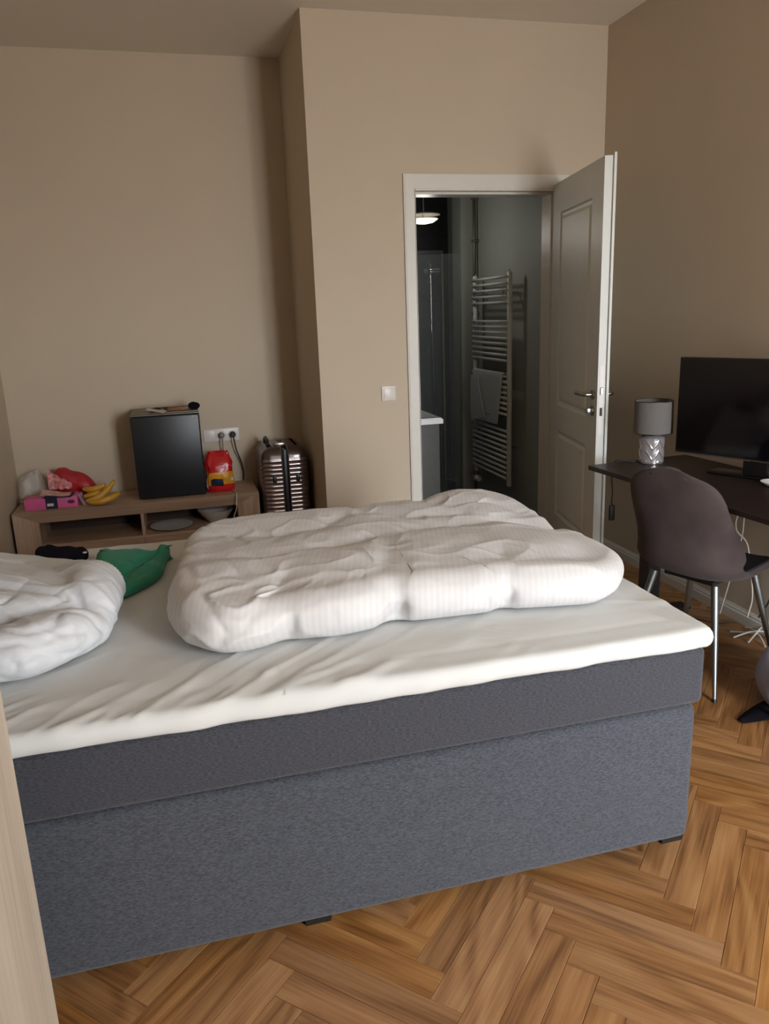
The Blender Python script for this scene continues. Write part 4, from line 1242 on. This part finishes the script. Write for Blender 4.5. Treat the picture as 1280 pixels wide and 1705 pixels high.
# desk cables
def cable(pts, m, label, r=.003):
    o = obj('cable', tube(smooth_path(pts), r, 7), m); tag(o, label, 'cable'); return o
cable([(2.35, 2.72, .735), (2.36, 2.74, .66), (2.33, 2.80, .58), (2.34, 2.82, .50), (2.42, 2.84, .42), (2.44, 2.83, .30), (2.43, 2.79, .18), (2.42, 2.80, .08)], M_cablew, 'white cable looping down from the desk to the floor bundle', .0035)
cable([(2.36, 2.64, .735), (2.40, 2.62, .60), (2.47, 2.66, .52), (2.468, 2.70, .40), (2.465, 2.72, .20), (2.465, 2.78, .08)], M_cableb, 'dark cable hanging behind the chair seat along the wall', .0035)
cable([(2.36, 2.86, .735), (2.42, 2.88, .58), (2.44, 2.90, .44), (2.455, 2.95, .34), (2.46, 2.98, .2), (2.45, 3.02, .01)], M_cablew, 'white cable hanging nearest the desk leg', .003)
fbn = thing('cable_bundle', 'tangle of white cables on the floor by the baseboard', 'cable', (2.42, 2.74, 0))
for k, pts in enumerate(([(-.06, .09, .006), (-.02, .03, .02), (.03, -.02, .035), (.04, -.09, .006)], [(-.09, .03, .006), (-.03, .01, .03), (.02, 0, .035), (.04, .06, .02)],
                         [(-.03, -.10, .006), (-.01, -.04, .028), (0, .02, .03), (.02, .09, .006)], [(-.07, -.04, .006), (0, -.02, .05), (.04, .02, .04), (.03, .10, .01)])):
    obj('strand', tube(smooth_path(pts), .0042, 7), M_cablew, fbn)
cable([(2.20, 3.1, .006), (2.30, 3.02, .004), (2.38, 2.93, .004), (2.45, 2.9, .01)], M_cableb, 'black cable along the floor from the desk foot', .003)

# ------------------------------------------------------------------ chair
ch = thing('shell_chair', 'taupe velvet shell chair with metal legs pushed under the desk', 'chair', (2.0, 2.58, 0), radians(20.4))
prof = [(.225, .435), (.20, .447), (.14, .445), (.06, .437), (-.03, .432), (-.10, .434), (-.155, .446), (-.195, .475), (-.218, .525), (-.232, .60), (-.245, .68), (-.262, .76), (-.276, .83), (-.284, .892)]
pp_ = smooth_path([(a, 0, b) for a, b in prof], 4); NP = len(pp_)
# arc length param
sl = [0]
for i in range(1, NP): sl.append(sl[-1]+(pp_[i]-pp_[i-1]).length)
def shellf(u, v):
    s = v*sl[-1]; i = 0
    while i < NP-2 and sl[i+1] < s: i += 1
    t = (s-sl[i])/(sl[i+1]-sl[i]); p = pp_[i].lerp(pp_[i+1], t)
    # half width with rounded ends
    w = .215
    if v < .14: w *= sqrt(max(0, 1-((.14-v)/.14)**2.4))*.5+.5
    vb = smoothstep(.42, .60, v)
    w += .018*math.exp(-((v-.5)/.18)**2)
    w2 = w - .015*smoothstep(.72, 1, v)
    if v > .84: w2 *= max(0.0, 1-((v-.84)/.16)**3.0)**.5*.5+.5 if v < 1 else .5
    q = 2*u-1
    side = w2*sin(q*pi/2*.92)/sin(pi/2*.92)
    curl = abs(q)**2.6
    # seat sides curl up, back sides wrap forward, top corners droop
    z = p.z + curl*(.030*(1-vb)+.045*math.exp(-((v-.46)/.12)**2))
    x = p.x + curl*(.040*vb + .085*math.exp(-((v-.60)/.17)**2))
    if v > .86: z -= (abs(q)**2)*.035*((v-.86)/.14)
    return (x, side, z)
bm = bmesh.new(); bm_shell(bm, shellf, 1, .022, 44, 80, 0)
# decide which side is the inner one by normals later: both sides carry slots 0/1
obj('shell', bm, [M_velvet, M_velvet], ch, angle=60)
# inner seat layer, its shade put into the dark colour, slightly above the shell
def pad(u, v):
    a = shellf(.06+.88*u, .03+.52*v)
    return (a[0], a[1], a[2])
testn = Vector(shellf(.5, .25)); du = Vector(shellf(.52, .25))-testn; dv = Vector(shellf(.5, .27))-testn
nz = du.cross(dv).z
up_ = 1 if nz > 0 else -1
bm = bmesh.new()
off = .023 if nz > 0 else .001
def padf(u, v):
    a = Vector(pad(u, v)); e = 1e-3
    b = Vector(pad(min(1, u+.01), v))-Vector(pad(max(0, u-.01), v)); c = Vector(pad(u, min(1, v+.01)))-Vector(pad(u, max(0, v-.01)))
    n = b.cross(c).normalized()*up_
    return a+n*off
bm_shell(bm, padf, 0, lambda u, v: up_*(.002+.010*(sin(pi*u)*sin(pi*v))**.3), 30, 40)
tag(obj('shaded_seat', bm, M_seatshade, ch, angle=60), 'inner seat with shade painted into its colour')
for (a, b) in ((-1, -1), (-1, 1), (1, 1), (1, -1)):
    top = Vector((a*.135, b*.135, .428)); bot = Vector((a*.216, b*.216, .012))
    lg = obj('leg', tube([top, top.lerp(bot, .3), bot], [.0155, .0145, .008], 16), M_leg, ch)
    obj('rubber_foot', tube([bot, Vector((a*.2185, b*.2185, 0.0))], [.0085, .0085], 12), M_black, lg)
us = bmesh.new(); bm_box(us, -.15, .15, -.15, -.12, .405, .428); bm_box(us, -.15, .15, .12, .15, .405, .428); bm_box(us, -.15, -.12, -.12, .12, .405, .428); bm_box(us, .12, .15, -.12, .12, .405, .428)
bmesh.ops.scale(us, vec=(.72, .72, .6), verts=us.verts[:], space=Matrix.Translation((0, 0, -.428)))
obj('under_frame', us, M_foot, ch, smooth=False)

# ------------------------------------------------------------------ bag at the right edge
bg = thing('backpack', 'blue grey backpack on the floor, only its edge in frame', 'backpack', (2.135, 2.115, 0))
def Hbg(x, y): return .27+.02*noise.noise(Vector((x*8, y*8, 0)))
bm = puffy([(-.16, -.02), (-.155, .10), (-.06, .17), (.08, .17), (.16, .08), (.16, -.08), (.06, -.14), (-.08, -.14)], (0, 0), .002, Hbg, lambda x, y, z, s: .010*noise.noise(Vector((x*12, y*12, z*12))), n=90, mt=16, ms=14)
obj('body', bm, M_bag, bg)
fb = bmesh.new()
bm_shell(fb, lambda u, v: (-.275+.17*u, .085-.11*v+(.04*(1-u)**2)*(1 if v < .5 else -1)*(-1)*abs(v-.5)*2, .004+.035*u+.01*sin(v*3)), 0, .004, 10, 10)
obj('strap_flap', fb, M_blackcloth, bg)
obj('trim_band', tube(smooth_path([(-.165, -.07, .012), (-.178, -.03, .06), (-.172, .0, .14), (-.15, .02, .22), (-.10, .0, .28)], 5), .008, 8), M_purple, bg)
